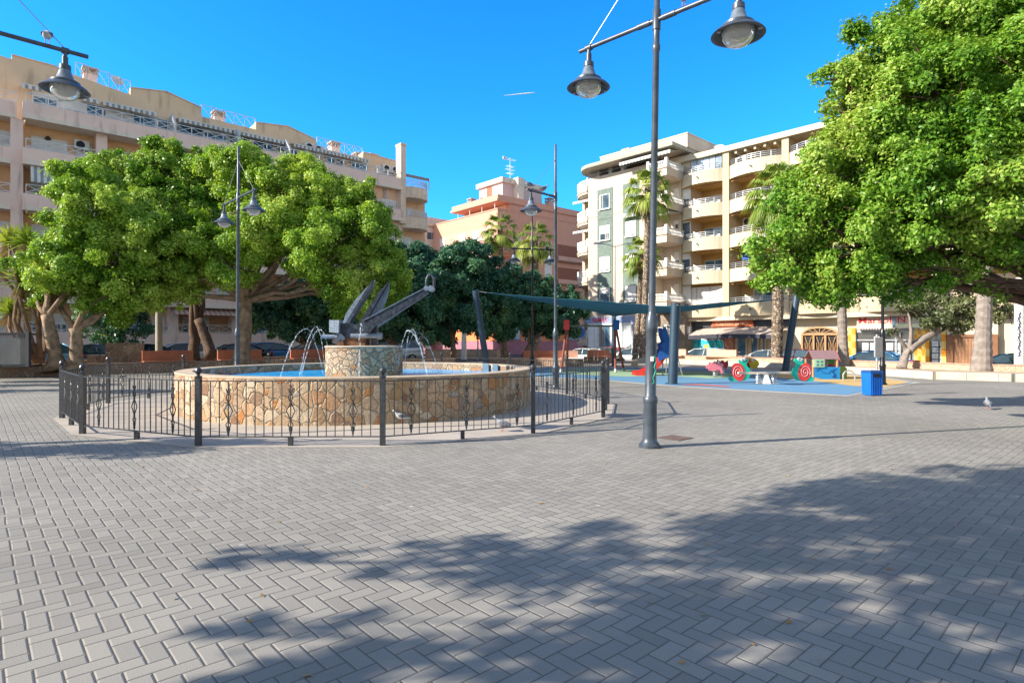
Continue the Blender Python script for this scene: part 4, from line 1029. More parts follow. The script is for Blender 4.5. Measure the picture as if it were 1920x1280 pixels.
# round posts
def simple_post(px, py0, py1, d, r, m_, name, label, cat, z0=0):
    a = PD(px, py0, d); b_ = PD(px, py1, d)
    o = MB(); o.lathe([(r, 0), (r * .95, b_.z - z0 - .05), (r * .5, b_.z - z0), (.001, b_.z - z0)], n=14)
    q = o.build(name, m_, None, True, loc=(a.x, d, z0)); tag(q, label, cat); return q
simple_post(298, 665, 470, 32, .17, mat('concrete_pole', (.36, .33, .26), .85, var=.15), 'utility_pole', 'plain concrete pole rising into the leaves behind the terracotta benches', 'pole')
simple_post(870, 655, 598, 50, .22, WHITE, 'white_post', 'white post among the trunks of the dark clipped trees', 'post')
simple_post(1912, 712, 520, 24.5, .19, mat('pole_white', (.62, .61, .60), .7, var=.25, scale=6), 'white_pole', 'white painted pole with dark scribbles at the right border', 'pole')
mb = MB(); p0 = PD(1906, 640, 24.3)
for q in range(14):
    zz = p0.z - .6 + q * .13; xx = p0.x + .1 + .04 * math.sin(q * 2.1); mb.tube([(xx, 24.36, zz), (xx + .07, 24.34, zz + .06), (xx + .02, 24.34, zz + .12)], .02, 5)
sc = mb.build('scribble', mat('paint_navy', (.04, .05, .12), .6))
wp = bpy.data.objects['white_pole']; sc.parent = wp; sc.location = -wp.location
# ================================================================= vegetation
def quads(name, V, m, parent=None, loc=None):
    n = len(V) // 4
    me = bpy.data.meshes.new(name)
    me.vertices.add(n * 4); me.vertices.foreach_set('co', V.astype(np.float32).ravel())
    me.loops.add(n * 4); me.loops.foreach_set('vertex_index', np.arange(n * 4, dtype=np.int32))
    me.polygons.add(n); me.polygons.foreach_set('loop_start', np.arange(n, dtype=np.int32) * 4)
    try: me.polygons.foreach_set('loop_total', np.full(n, 4, dtype=np.int32))
    except Exception: pass
    me.materials.append(m); me.update(calc_edges=True); me.validate()
    o = bpy.data.objects.new(name, me); C.objects.link(o)
    if parent: o.parent = parent
    if loc is not None: o.location = loc
    return o
def unit(a): return a / np.maximum(np.linalg.norm(a, axis=1, keepdims=True), 1e-6)
def crown_quads(blobs, leaf, per_m2, rng, tuft=.6, inner=.22):
    """tufts of leaves set over the surface of the crown's lobes, with a thin inner layer"""
    B = np.array([b[:6] for b in blobs]); cen = []; rad = []; nl = []; out_d = []
    for bi, b in enumerate(blobs):
        c = np.array(b[:3]); r = np.array(b[3:6]); dens = b[6] if len(b) > 6 else 1.0
        rm = float(np.mean(r)); tr_ = min(tuft, rm * .6)
        n = max(3, int(4 * rm * rm / (tr_ * tr_) * .95))
        d = unit(rng.normal(size=(n, 3))); ph = rng.uniform(0, 6.28, 3)
        lump = 1 + .16 * np.sin(d[:, 0] * 4 + ph[0] + 2 * d[:, 2]) + .13 * np.sin(d[:, 1] * 5 + ph[1])
        P = c + d * r * (lump * rng.uniform(.72, 1.04, n))[:, None]
        keep = np.ones(n, bool)
        for bj in range(len(blobs)):
            if bj != bi:
                q = (P - B[bj, :3]) / B[bj, 3:6]; keep &= (np.sum(q * q, axis=1) > .42)
        keep &= rng.random(n) < min(1, .55 + .45 * dens)
        P = P[keep]; d = d[keep]; n = len(P)
        tr_ = tr_ * rng.uniform(.5, 1.2, n); cen.append(P); rad.append(tr_); nl.append(np.maximum(4, 4 * math.pi * tr_ ** 2 * per_m2 * .5 * dens).astype(int)); out_d.append(d)
        m = int(n * .5)
        if m and inner:
            d2 = unit(rng.normal(size=(m, 3))); P2 = c + d2 * r * rng.uniform(.3, .75, m)[:, None]
            cen.append(P2); rad.append(np.full(m, rm * .3)); nl.append(np.full(m, int(4 * math.pi * (rm * .3) ** 2 * per_m2 * inner * dens) + 2)); out_d.append(d2)
    cen = np.concatenate(cen); rad = np.concatenate(rad); nl = np.concatenate(nl); out_d = np.concatenate(out_d)
    idx = np.repeat(np.arange(len(cen)), nl); N_ = len(idx)
    d = unit(rng.normal(size=(N_, 3)) + out_d[idx] * .55 + np.array([0, 0, .25]))
    ph = rng.uniform(0, 6.28, (len(cen), 2))
    rr = rad[idx] * (1 + .32 * np.sin(d[:, 0] * 5 + ph[idx, 0]) * np.sin(d[:, 1] * 5 + ph[idx, 1]) ) * (1 - .5 * rng.random(N_) ** 1.5) * np.where(rng.random(N_) < .10, rng.uniform(1.1, 1.5, N_), 1)
    lc = cen[idx] + d * rr[:, None] * np.array([1, 1, .8])
    nrm = unit(d * .7 + out_d[idx] * .3 + np.array([0, 0, .4]) + rng.normal(size=lc.shape) * .55)
    t = unit(np.cross(nrm, rng.normal(size=lc.shape))); bt = np.cross(nrm, t)
    Lh = leaf * rng.uniform(.6, 1.3, N_)[:, None]; W = Lh * .27
    V = np.empty((N_, 4, 3))
    V[:, 0] = lc - t * Lh * .5; V[:, 1] = lc + bt * W - t * Lh * .05 + nrm * W * .3; V[:, 2] = lc + t * Lh * .5; V[:, 3] = lc - bt * W - t * Lh * .05 + nrm * W * .3
    return V.reshape(-1, 3)
BARK = mat('pale_bark', (.27, .19, .125), .9, var=.45, scale=4, bmp=1.0, bscale=9)
BARKB = mat('brown_bark', (.22, .14, .085), .9, var=.35, scale=5, bmp=.9, bscale=14)
BARKD = mat('dark_bark', (.10, .065, .045), .9, var=.35, scale=5, bmp=.9, bscale=14)
BARKG = mat('grey_bark', (.25, .215, .19), .9, var=.25, scale=5, bmp=.8, bscale=14)
LF1 = leafmat('leaves_yellow_green', [(0, (.06, .17, .015)), (.3, (.15, .31, .025)), (.6, (.33, .51, .055)), (1, (.58, .68, .18))], .40)
LF2 = leafmat('leaves_fresh_green', [(0, (.04, .14, .012)), (.35, (.11, .27, .022)), (.65, (.24, .42, .045)), (1, (.46, .56, .13))], .36)
LFD = leafmat('leaves_dark', [(0, (.03, .10, .07)), (.5, (.06, .18, .11)), (.85, (.12, .25, .09)), (1, (.24, .34, .12))], .25)
LFO = leafmat('leaves_olive', [(0, (.06, .09, .035)), (.5, (.14, .17, .075)), (1, (.30, .30, .13))], .2)
def limb(mb, a, b, r0, r1, rng, wob=.12, seg=6, n=7):
    a = np.array(a); b = np.array(b); L = np.linalg.norm(b - a); pts = []; rad = []
    off = rng.normal(size=3) * L * wob
    for i in range(seg + 1):
        t = i / seg; pts.append(a + (b - a) * t + off * math.sin(math.pi * t) * .7 + np.array([0, 0, L * .08 * math.sin(math.pi * t)]) + rng.normal(size=3) * L * .012 * (0 < i < seg)); rad.append(r0 + (r1 - r0) * t)
    mb.tube(pts, rad, n); return pts
def tree(label, base, blobs, lm, bark, leaf=.15, per=300, tr=.3, forks=None, seed=1, name='broadleaf_tree', group=None, flare=1.5, trunk_top=None, twig=4, clump=.46, cat='tree', trunks=None):
    rng = np.random.default_rng(seed)
    o = empty(name, label, cat, base, 0, group)
    mb = MB(); base = np.array(base, float)
    trunks = trunks or [(base, trunk_top)]
    cen = np.mean([b[:3] for b in blobs], axis=0)
    tops = []
    for bs, tp in trunks:
        bs = np.array(bs, float)
        tp = np.array(tp, float) if tp is not None else bs + (cen - bs) * np.array([.3, .3, .35])
        pts = []; rad = []
        for i in range(9):
            t = i / 8; pts.append(bs + (tp - bs) * t + rng.normal(size=3) * .018 * (0 < i < 8)); rad.append(tr * (1 + (flare - 1) * max(0, 1 - t * 4) ** 2) * (1 - .28 * t))
        v0 = len(mb.v); mb.tube(pts, rad, 14); tops.append(tp)
        for q in range(v0, len(mb.v)):
            ring = (q - v0) // 14; ax = pts[min(ring, 8)]; th = 2 * math.pi * ((q - v0) % 14) / 14; f = 1 + .10 * math.sin(3 * th + ring * .5) + .07 * math.sin(5 * th - ring * .9) + rng.normal() * .03
            vv = ax + (np.array(mb.v[q]) - ax) * f; mb.v[q] = tuple(vv)
    for k_, tp in enumerate(tops):
        near = sorted(blobs, key=lambda q: np.linalg.norm(np.array(q[:3]) - tp))[k_:k_ + 2]
        for q in near: limb(mb, tp - np.array([0, 0, .15]), tp + (np.array(q[:3]) - tp) * .9, tr * .55, tr * .16, rng, .05)
    for b in blobs:
        c = np.array(b[:3]); tp = min(tops, key=lambda q: np.linalg.norm(q - c))
        e = tp + (c - tp) * .95
        pts = limb(mb, tp - np.array([0, 0, .08]), e, tr * .45, tr * .10, rng)
        for q in range(twig):
            i = int(rng.integers(3, 7)); d = unit(rng.normal(size=(1, 3)))[0]
            limb(mb, pts[i], c + d * np.array(b[3:6]) * .85, tr * .16, tr * .03, rng, .08, 4, 5)
    t = mb.build('trunk', bark, o, smooth=2, loc=-o.location)
    V = crown_quads(blobs, leaf, per, rng, clump)
    print(name, seed, len(V) // 4)
    quads('crown', V, lm, o, loc=-o.location)
    return o
def PB(px, py, d, r, fy=1.0, fz=.92, dens=1.0):
    p = PD(px, py, d); return (p.x, p.y, p.z, r, r * fy, r * fz, dens)

# light green trees left
b1 = G(108, 684, .5); b1b = G(137, 684, .5)
tree('light green tree with two pale flared trunks in the planter beside the mesh screen', (b1.x, b1.y, .3),
     [PB(105, 500, 26, 1.4), PB(180, 415, 26.5, 2.0), PB(160, 500, 25.7, 1.6), PB(250, 460, 27, 1.9), PB(250, 552, 26.5, 1.1), PB(205, 560, 26.6, 1.0), PB(78, 545, 26.3, .8), PB(330, 555, 28, .6, dens=.8), PB(150, 350, 27, 1.2), PB(290, 520, 27, .9, dens=.8)],
     LF1, BARK, .135, 460, .28, seed=2, trunks=[((b1.x, b1.y, .3), PD(88, 590, b1.y)), ((b1b.x, b1b.y + .2, .3), PD(141, 615, b1b.y + .2))], group='light green trees', flare=2.0)
b3 = Vector(((365 - 960) / F * 33, 33, .3))
tree('light green tree with a dark straight trunk and a leaning stem behind the terracotta benches', b3,
     [PB(315, 318, 33, 1.6), PB(250, 330, 33, 1.7), PB(400, 330, 33.5, 1.6), PB(200, 330, 32.6, 1.1), PB(310, 410, 32.5, 2.4), PB(370, 420, 33, 1.6), PB(290, 480, 32.5, 1.2, dens=.7)],
     LF2, BARKD, .15, 380, .30, seed=3, trunks=[(b3, PD(362, 560, 33)), (PD(398, 668, 31.5), PD(372, 600, 32.2))], group='light green trees', flare=1.1)
b2 = Vector(((452 - 960) / F * 29, 29, .3))
tree('wide light green tree with a thick pale trunk right behind the fountain lamp', b2,
     [PB(545, 372, 29, 1.85), PB(462, 335, 29.5, 1.5), PB(636, 375, 29.5, 1.6), PB(688, 440, 29, 1.7), PB(722, 515, 29, 1.25), PB(600, 462, 27.8, 1.9), PB(490, 430, 28, 1.9), PB(385, 470, 28.4, 1.6), PB(345, 522, 28, 1.15), PB(430, 500, 27, .9), PB(640, 540, 28, 1.1), PB(690, 560, 28.5, .8), PB(565, 330, 31, 1.1), PB(300, 520, 28, .55, dens=.8)],
     LF1, BARK, .135, 460, .36, seed=4, trunk_top=PD(462, 560, 29), group='light green trees', twig=9, flare=1.5)
# dark clipped row
rows_ = [('dark clipped tree half hidden behind the wide light green tree', 575, 36, [(520, 592, 1.4), (580, 588, 1.6), (632, 592, 1.4), (560, 560, 1.2), (655, 585, 1.3)]),
         ('dark clipped tree directly behind the anchor sculpture', 745, 37, [(690, 565, 1.8), (750, 550, 1.9), (715, 592, 1.5), (775, 590, 1.5), (740, 600, 1.2)]),
         ('tallest dark clipped tree, first right of the anchor', 852, 40, [(795, 498, 1.6), (850, 520, 2.1), (812, 565, 1.9), (868, 575, 1.7), (835, 600, 1.2), (885, 520, 1.2)]),
         ('dark clipped tree behind the leaning sail post', 950, 41, [(902, 540, 1.9), (950, 555, 1.9), (925, 590, 1.6), (960, 598, 1.1)]),
         ('dark clipped tree with a forked trunk beside the swing', 978, 42, [(995, 560, 1.7), (1035, 570, 1.6), (1062, 582, 1.1), (1000, 598, 1.3), (1045, 600, 1.1)])]
for i, (lb, tx, d, bl) in enumerate(rows_):
    tree(lb, ((tx - 960) / F * d, d, 0.0), [PB(x, y, d + RNG.uniform(-.8, .8), r * 1.06) for x, y, r in bl], LFD, BARKB, .19, 380, .21, seed=20 + i, group='dark clipped trees', flare=1.2, name='clipped_tree', twig=2, clump=.5)
tree('small dark tree in the shade behind the light green trees', ((215 - 960) / F * 34, 34, .3), [PB(190, 600, 34, 1.2), PB(240, 610, 34, 1.1), PB(215, 570, 34, 1.2)], LFD, BARKD, .17, 200, .15, seed=31, name='shade_tree')
# big tree at the right border
D = 13.6
tb = ((2110 - 960) / F * D, D, 0)
tree('huge fresh green tree spreading in from the right border', tb,
     [PB(1810, 70, D + .6, 1.55), PB(1668, 140, D, 1.1), PB(1600, 205, D - .2, .72), PB(1575, 150, D - .3, .35), PB(1745, 210, D - .6, 1.5), PB(1905, 190, D - 1, 1.7),
      PB(1560, 330, D, .98), PB(1660, 320, D - .5, 1.4), PB(1507, 395, D - .2, .72), PB(1590, 440, D - .6, 1.1), PB(1470, 490, D - .3, .68), PB(1540, 515, D - .4, .6), PB(1425, 528, D - .4, .26, dens=1.3),
      PB(1700, 420, D - .8, 1.0), PB(1640, 505, D - .6, .62), PB(1820, 330, D - 1.2, 1.35), PB(1905, 400, D - 1.2, .85, dens=.8), PB(1790, 470, D - .6, .65, dens=.55), PB(1720, 520, D - .8, .42, dens=.8), PB(1870, 525, D - .5, .5, dens=.5),
      PB(1730, 50, D + 1, .9), PB(1980, 320, D - .5, 1.9), PB(2060, 120, D, 2.2), PB(2150, 330, D, 2.0), PB(1960, 20, D + 1, 1.8), PB(1900, 300, D + 2.5, 1.8), PB(2250, 200, D + 1, 2.0)],
     LF2, BARKD, .095, 760, .30, seed=7, trunk_top=((2080 - 960) / F * D, D, 2.2), twig=11, clump=.34)
# olive toned tree and its leaning trunk
ob = G(1690, 690, .3)
tree('grey green tree with a bent leaning trunk in the kerbed bed before the shops', (ob.x, ob.y, .3),
     [PB(1745, 585, ob.y, .75), PB(1800, 586, ob.y, .8), PB(1850, 574, ob.y, .75), PB(1780, 555, ob.y + .4, .8), PB(1700, 575, ob.y, .4, dens=.7), PB(1672, 622, ob.y, .22, dens=.6), ],
     LFO, BARKG, .12, 420, .19, seed=9, trunks=[((ob.x, ob.y, .3), PD(1703, 655, ob.y)), (PD(1703, 655, ob.y), PD(1752, 622, ob.y))], flare=1.3, twig=2, clump=.32, name='leaning_tree')
# trees outside the frame whose shade lies on the paving
CO = 1 / math.tan(EL)
def SH(sx, sy, h, rx, ry, rz, dens=1.0):
    return (sx - math.cos(AZ) * CO * h, sy - math.sin(AZ) * CO * h, h, rx, ry, rz, dens)
tree('broad tree standing left of the view, throwing the large shadow over the near paving', (-3.9, -1.0, 0),
     [SH(5.2, 5.7, 6.6, 1.7, 1.3, .8, .8), SH(7.8, 5.0, 6.8, 1.6, 1.5, 1.0), SH(3.1, 5.0, 6.2, 1.2, 1.3, .7, .85), SH(1.5, 2.9, 5.8, 1.0, .8, .6), SH(4.4, 2.6, 6.2, 1.9, 1.3, .9), SH(7, 2.2, 6.5, 1.8, 1.5, 1), SH(.0, 4.2, 5.4, .65, .48, .35, .75), SH(-.5, 2.85, 5.2, .6, .25, .3, .7), SH(-1.6, 4.2, 5.0, .4, .09, .15, .5),
      SH(-1.2, 3.15, 5.0, .5, .08, .15, .5), SH(4.6, .4, 6, 2.4, 1.2, 1), SH(9.8, 4.4, 7.2, 1.4, 1.5, .8)],
     LF2, BARKB, .15, 210, .26, seed=12, trunk_top=(-3.6, -.5, 3.9), twig=3, clump=.4)
tree('tree standing off to the left, its shade reaching the fence', (-14.8, 5.6, 0),
     [SH(-6.4, 8.35, 4.2, 1.6, .36, .5), SH(-8.6, 7.9, 4.6, 1.6, .7, .7), SH(-4.4, 8.9, 3.8, .9, .16, .25, .6), SH(-9.5, 6.6, 4.4, .9, .5, .5)],
     LF2, BARKB, .15, 190, .22, seed=13, twig=3)
tree('small tree off to the left, its shade lying behind the fence', (-21.5, 15.2, 0),
     [SH(-11.3, 17.9, 3.6, 1.5, .45, .5), SH(-15, 18.0, 4.2, 1.5, .4, .6), SH(-16, 20.5, 3.6, 1.8, .35, .5), SH(-17, 22.5, 4, 1.8, .3, .5)],
     LF2, BARKB, .17, 170, .18, seed=14, twig=2)

# ---- palms
PTR = stone('palm_bark', [(0, (.20, .14, .10)), (.5, (.34, .26, .19)), (1, (.46, .38, .30))], (.10, .07, .05), 5.5, 1, .12, 1.0)
FRG = leafmat('palm_green', [(0, (.08, .15, .02)), (.5, (.22, .32, .05)), (1, (.45, .48, .12))], .3)
FRD = leafmat('palm_dry', [(0, (.22, .14, .06)), (1, (.45, .33, .17))], .15)
def fan(V, p, d, up, L, rng, droop, n=19, blade=.95):
    d = Vector(d).normalized(); up = Vector(up); s = d.cross(up).normalized(); up = s.cross(d).normalized()
    h = p + d * L; h = h - Vector((0, 0, droop * L * .25))
    w = .035
    V += [p - s * w, p + s * w, h + s * w * .6, h - s * w * .6]
    for i in range(n):
        a = -1.25 + 2.5 * i / (n - 1); q = d * math.cos(a) + s * math.sin(a)
        q = (q + up * .12 * abs(math.sin(a))).normalized(); ss = q.cross(up).normalized()
        l = blade * (1 - .25 * abs(a) / 1.25) * float(rng.uniform(.85, 1.1))
        m1 = h + q * l * .55 - Vector((0, 0, droop * l * .10)); tip = h + q * l * .9 - Vector((0, 0, droop * l * .5))
        V += [h - ss * .012, h + ss * .012, m1 + ss * .06, m1 - ss * .06, m1 - ss * .06, m1 + ss * .06, tip + ss * .006, tip - ss * .006]
def palm(label, base, top, r0, r1, nf, size, seed, skirt=10, bulge=1.0, ball=False, bark=None):
    rng = np.random.default_rng(seed); o = empty('palm_tree', label, 'palm', base, 0, 'palms of the street')
    base = Vector(base); top = Vector(top); pts = []; rad = []; n = 46
    for i in range(n + 1):
        t = i / n; pts.append(base.lerp(top, t) + Vector((math.sin(t * 3) * .12, 0, 0)) * (top - base).length * .06)
        rad.append((r0 + (r1 - r0) * t) * (1 + (bulge - 1) * max(0, 1 - t * 5)) * (1 + .09 * (i % 2)) * (1 + (.35 * max(0, t - .93) / .07 if not ball else 0)))
    mb = MB(); mb.tube(pts, rad, 14); mb.build('trunk', bark or PTR, o, loc=-base)
    V = []
    for i in range(int(nf * 1.3)):
        az = i * 2.399 + rng.uniform(-.2, .2); el = R(80) - R(125) * ((i + .5) / (nf * 1.3))
        d = Vector((math.cos(az) * math.cos(el), math.sin(az) * math.cos(el), math.sin(el)))
        fan(V, pts[-1], d, (0, 0, 1) if abs(d.z) < .9 else (1, 0, 0), size * .80, rng, .7 + 1.0 * (i / nf), blade=size * .85)
    quads('crown', np.array([tuple(v) for v in V]), FRG, o, loc=-base)
    V = []
    for i in range(skirt):
        az = rng.uniform(0, 6.28); el = R(rng.uniform(-80, -50)); d = Vector((math.cos(az) * math.cos(el), math.sin(az) * math.cos(el), math.sin(el)))
        fan(V, pts[-1] - Vector((0, 0, .15)), d, (0, 0, 1), size * .6, rng, .6, n=9, blade=size * .7)
    if V: quads('dry_skirt', np.array([tuple(v) for v in V]), FRD, o, loc=-base)
    return o
def palm_px(label, bx, by, hb, tx, ty, d, r0, r1, nf, size, seed, **k):
    b_ = Vector(((bx - 960) / F * d, d, hb)); palm(label, b_, PD(tx, ty, d), r0, r1, nf, size, seed, **k)
palm_px('tallest fan palm with a shaggy trunk in front of the ivory block', 1203, 672, -.1, 1215, 352, 44, .24, .20, 26, 1.4, 41, skirt=10)
palm_px('shorter fan palm with a curved trunk touching the tallest palm', 1190, 672, -.1, 1204, 470, 46, .23, .19, 22, 1.15, 42, skirt=8)
palm_px('fan palm with a bare trunk right of the restaurant sign', 1456, 684, .2, 1458, 352, 37, .34, .26, 34, 1.5, 43)
palm_px('palm with a slim grey trunk beside the playhouse', 1582, 696, .2, 1570, 455, 30, .22, .19, 24, 1.2, 44, bulge=1.3, bark=BARKG)
palm_px('stout palm trunk with a swollen base before the brown garage door', 1840, 693, .2, 1850, 330, 24.9, .30, .20, 24, 1.2, 45, bulge=1.3, bark=BARKG, skirt=0)
palm_px('left fan palm of the pair before the salmon block', 943, 662, -.1, 937, 425, 56, .24, .20, 22, 1.35, 46, skirt=6)
palm_px('right fan palm of the pair before the salmon block', 1004, 660, -.1, 1002, 445, 53, .33, .26, 22, 1.4, 47, skirt=10)
# ---- yucca at the left border
yu = empty('yucca', 'spiky yucca with hanging dry leaves at the left border behind the mesh screen', 'yucca', (-20.9, 26.5, .3))
mb = MB(); heads = []
for px, py in ((18, 452), (62, 500), (20, 585), (-25, 500), (85, 540), (50, 455), (40, 530)):
    e = PD(px, py, 26.5 + RNG.uniform(-.6, .6)); heads.append(e)
    limb(mb, (-20.9, 26.5, .3), tuple(e), .10, .05, RNG, .1, 6, 7)
mb.build('trunk', BARKB, yu, loc=-yu.location)
for nm, mm, el0, el1, cnt, LL in (('crown', FRG, -30, 85, 90, .95), ('dry_skirt', FRD, -88, -45, 34, .8)):
    V = []
    for h in heads:
        for i in range(cnt):
            az = RNG.uniform(0, 6.28); el = R(RNG.uniform(el0, el1)); d = Vector((math.cos(az) * math.cos(el), math.sin(az) * math.cos(el), math.sin(el)))
            s = d.orthogonal().normalized(); l = LL * RNG.uniform(.7, 1.1); m1 = h + d * l * .5; t = h + d * l - Vector((0, 0, .12 * l))
            V += [h - s * .025, h + s * .025, m1 + s * .038, m1 - s * .038, m1 - s * .038, m1 + s * .038, t + s * .004, t - s * .004]
    quads(nm, np.array([tuple(v) for v in V]), mm, yu, loc=-yu.location)

# ================================================================= planters, benches, walls
Pf = Fr(-14.2, 31.4, R(42))
def swall(label, pts, h, th, m_, z0=0, cope=True, name='stone_wall'):
    o = empty(name, label, 'wall', (pts[0][0], pts[0][1], z0)); mb = MB(); c = MB()
    for a, b in zip(pts[:-1], pts[1:]):
        a = Vector((*a, 0)); b = Vector((*b, 0)); d = (b - a).normalized()
        mb.beam(a + Vector((0, 0, z0 + h / 2)), b + Vector((0, 0, z0 + h / 2)), th, h)
        c.beam(a - d * .02 + Vector((0, 0, z0 + h + .025)), b + d * .02 + Vector((0, 0, z0 + h + .025)), th + .05, .05)
    mb.build('wall_body', m_, o, loc=-o.location)
    if cope: c.build('coping', mat('coping_pink', (.42, .27, .20), .85, var=.2, scale=5), o, loc=-o.location)
    return o
def pf(t, off=0): v = Pf.world(t, off); return (v.x, v.y)
swall('long low brown stone planter wall under the light green trees', [pf(-24), pf(9.5)], .47, .35, BRST)
g = MB(); g.poly([(x, y, -.05) for x, y in (pf(-24, .1), pf(9.5, .1), pf(9.5, 4.2), pf(-24, 4.2))], (0, 0, .36))
SOIL = mat('bed_soil', (.20, .14, .095), .95, var=.3, scale=6, bmp=.8, bscale=60)
struct(g.build('planter_soil', SOIL), label='brown soil of the planter')
swall('back wall of the planter, in front of the parked cars', [pf(-24, 4.35), pf(9.5, 4.35)], .5, .3, BRST)
TER = mat('terracotta', (.40, .145, .08), .75, var=.12, scale=3); TERP = mat('terracotta_pale', (.74, .42, .30), .75, var=.08, scale=3)
def bench(label, p, rz, m_, L=2.2, z0=.52, h=.5, grp='terracotta benches'):
    o = empty('bench', label, 'bench', (*p, z0), rz, grp)
    mb = MB(); mb.box(-L / 2, L / 2, 0, .14, 0, h); mb.box(-L / 2 - .01, L / 2 + .01, -.01, .15, h, h + .03); mb.build('backrest', m_, o)
    mb = MB(); mb.box(-L / 2, L / 2, -.46, 0, 0.002, .05); mb.build('seat', m_, o)
    return o
for px, lb in ((317, 'terracotta bench on the planter wall, nearest to the mesh screen'), (452, 'terracotta bench on the planter wall right behind the lamp at the fountain'), (583, 'terracotta bench on the planter wall left of the pedestal, seen through the water jets')):
    bench(lb, pf(Pf.x(px), .12), R(42), TER, 2.2 if px < 600 else 2)
# dark stone block with carved relief
p0 = pf(Pf.x(232, .8), .8)
rl = empty('stone_monument', 'dark brown stone block with carved lines and a lower step', 'monument', (*p0, .3), R(20))
mb = MB(); mb.box(-.75, .75, 0, .5, 0, 1.12); mb.build('block', BRST, rl)
mb = MB(); mb.box(-1.5, -.76, .05, .45, 0, .55); mb.build('step', BRST, rl)
mb = MB()
for q in range(7):
    a_ = q * .9; mb.tube([(.35 * math.cos(a_), -.01, .55 + .3 * math.sin(a_)), (.55 * math.cos(a_ + .5), -.015, .55 + .42 * math.sin(a_ + .5)), (.3 * math.cos(a_ + 1.1), -.01, .55 + .2 * math.sin(a_ + 1.1))], .014, 5)
mb.build('carved_lines', mat('carving_pale', (.42, .30, .18), .8), rl)
# mesh screen
p0 = G(-10, 687, .5); p1 = G(53, 687, .5)
ms = empty('mesh_screen', 'grey perforated metal screen enclosure on the low wall at the left border', 'screen', (p0.x, p0.y, .5))
mb = MB(); wd = 2.35; hh = 1.30
dv = Vector((math.cos(R(10)), math.sin(R(10)), 0)); b0 = Vector((p1.x, p1.y, .5)) - dv * wd
for k in range(3):
    q = b0 + dv * wd * k / 2; mb.beam(q, q + Vector((0, 0, hh + .08)), .13)
for z in (.04, hh): mb.beam(b0 + Vector((0, 0, z)), b0 + dv * wd + Vector((0, 0, z)), .10)
mb.beam(b0 + dv * wd, b0 + dv * wd + Vector((-.9, 1.8, 0)), .07); mb.beam(b0 + dv * wd + Vector((0, 0, hh)), b0 + dv * wd + Vector((-.9, 1.8, hh)), .08)
mb.build('frame', mat('screen_frame', (.05, .055, .06), .5, .4), ms, loc=-ms.location)
mb = MB(); st = .085
for i in range(int(wd / st)):
    q = b0 + dv * (i * st + .03)
    for j in range(int(hh / st)):
        z = j * st + .05; mb.beam(q + Vector((0, 0, z)), q + dv * st + Vector((0, 0, z + st)), .03, .01); mb.beam(q + dv * st + Vector((0, 0, z)), q + Vector((0, 0, z + st)), .03, .01)
mb.build('mesh_panel', mat('mesh_metal', (.20, .21, .22), .5, .4), ms, loc=-ms.location)
mb = MB(); a = b0 + Vector((-.6, .5, .0)); mb.hexa([a, a + dv * wd * .95, a + dv * wd * .95 + Vector((-.6, 1.2, 0)), a + Vector((-.6, 1.2, 0))] + [q + Vector((0, 0, 1.15)) for q in (a, a + dv * wd * .95, a + dv * wd * .95 + Vector((-.6, 1.2, 0)), a + Vector((-.6, 1.2, 0)))]); mb.build('cabinet', mat('cabinet_grey', (.36, .37, .37), .7), ms, loc=-ms.location)
# stone walls in the middle distance
def gp(px, py, h=0): v = G(px, py, h); return (v.x, v.y)
swall('low stone wall right of the pedestal behind the fence', [gp(742, 690), gp(852, 688)], .46, .3, BRST)
swall('low stone wall between the forked tree and the swing', [gp(915, 684), gp(1000, 685), gp(1092, 687)], .42, .3, BRST)
swall('curved pale yellow stone wall beyond the dark clipped trees', [gp(800, 673), gp(850, 671), gp(900, 671), gp(935, 672.5)], .75, .35, PKST)
for px, py, mm, L, lb in ((1020, 684.5, TER, 2.6, 'dark terracotta bench just left of the swing frame'), (1066, 684, TERP, 1.2, 'short pale salmon bench behind the swing frame'), (1122, 681, TER, 1.5, 'dark terracotta bench seen between the swing frames')):
    v = gp(px, py); bench(lb, v, R(0), mm, L, .47, .42)
swall('low stone wall under the bench between the swing frames', [gp(1095, 681), gp(1150, 681)], .42, .35, BRST)
# kerbed bed on the right
KRB = mat('kerb_stone', (.50, .45, .38), .8, var=.1, scale=2, bmp=.3)
kp = [(9, 43), (14.5, 35.5), (16.2, 27.5), (16.9, 23.8), (20, 21.5), (36, 5)]
mb = MB()
for a, b in zip(kp[:-1], kp[1:]):
    a = Vector((*a, .15)); b = Vector((*b, .15)); n = max(1, round((b - a).length / 1.0))
    for k in range(n):
        s0 = a.lerp(b, k / n); s1 = a.lerp(b, (k + 1) / n - .012 / 1.0 * (1 / n)); mb.beam(s0, s1, .32, .30)
struct(mb.build('kerb', KRB), label='raised pale kerb blocks round the bed on the right', cat='kerb')
wp_ = [(9.6, 43.6), (13.0, 38.6), (17.5, 29.2), (19.4, 25.2), (34, 9.6)]
g = MB(); g.poly([(x, y, -.1) for x, y in kp] + [(x, y, -.1) for x, y in wp_[::-1]], (0, 0, .37))
struct(g.build('bed_soil', mat('bed_pale', (.42, .33, .25), .95, var=.2, scale=3, bmp=.5, bscale=40)), label='sandy soil of the kerbed bed')
swall('long low pink stone wall behind the kerbed bed, before the parked cars', wp_, .62, .3, PKST, -.1)
for px, py, L, lb in ((1268, 676, 1.6, 'pale salmon bench behind the red slide'), (1352, 677, 2.2, 'pale salmon bench before the painted shutter')):
    t_ = (px - 960) / F; a, b = Vector(wp_[0]), Vector(wp_[1]); 
    # meet the wall line
    d = b - a; s = (t_ * a.y - a.x) / (d.x - t_ * d.y); q = a + d * s
    bench(lb, (q.x, q.y), math.atan2(d.y, d.x), TERP, L, .52, .42)
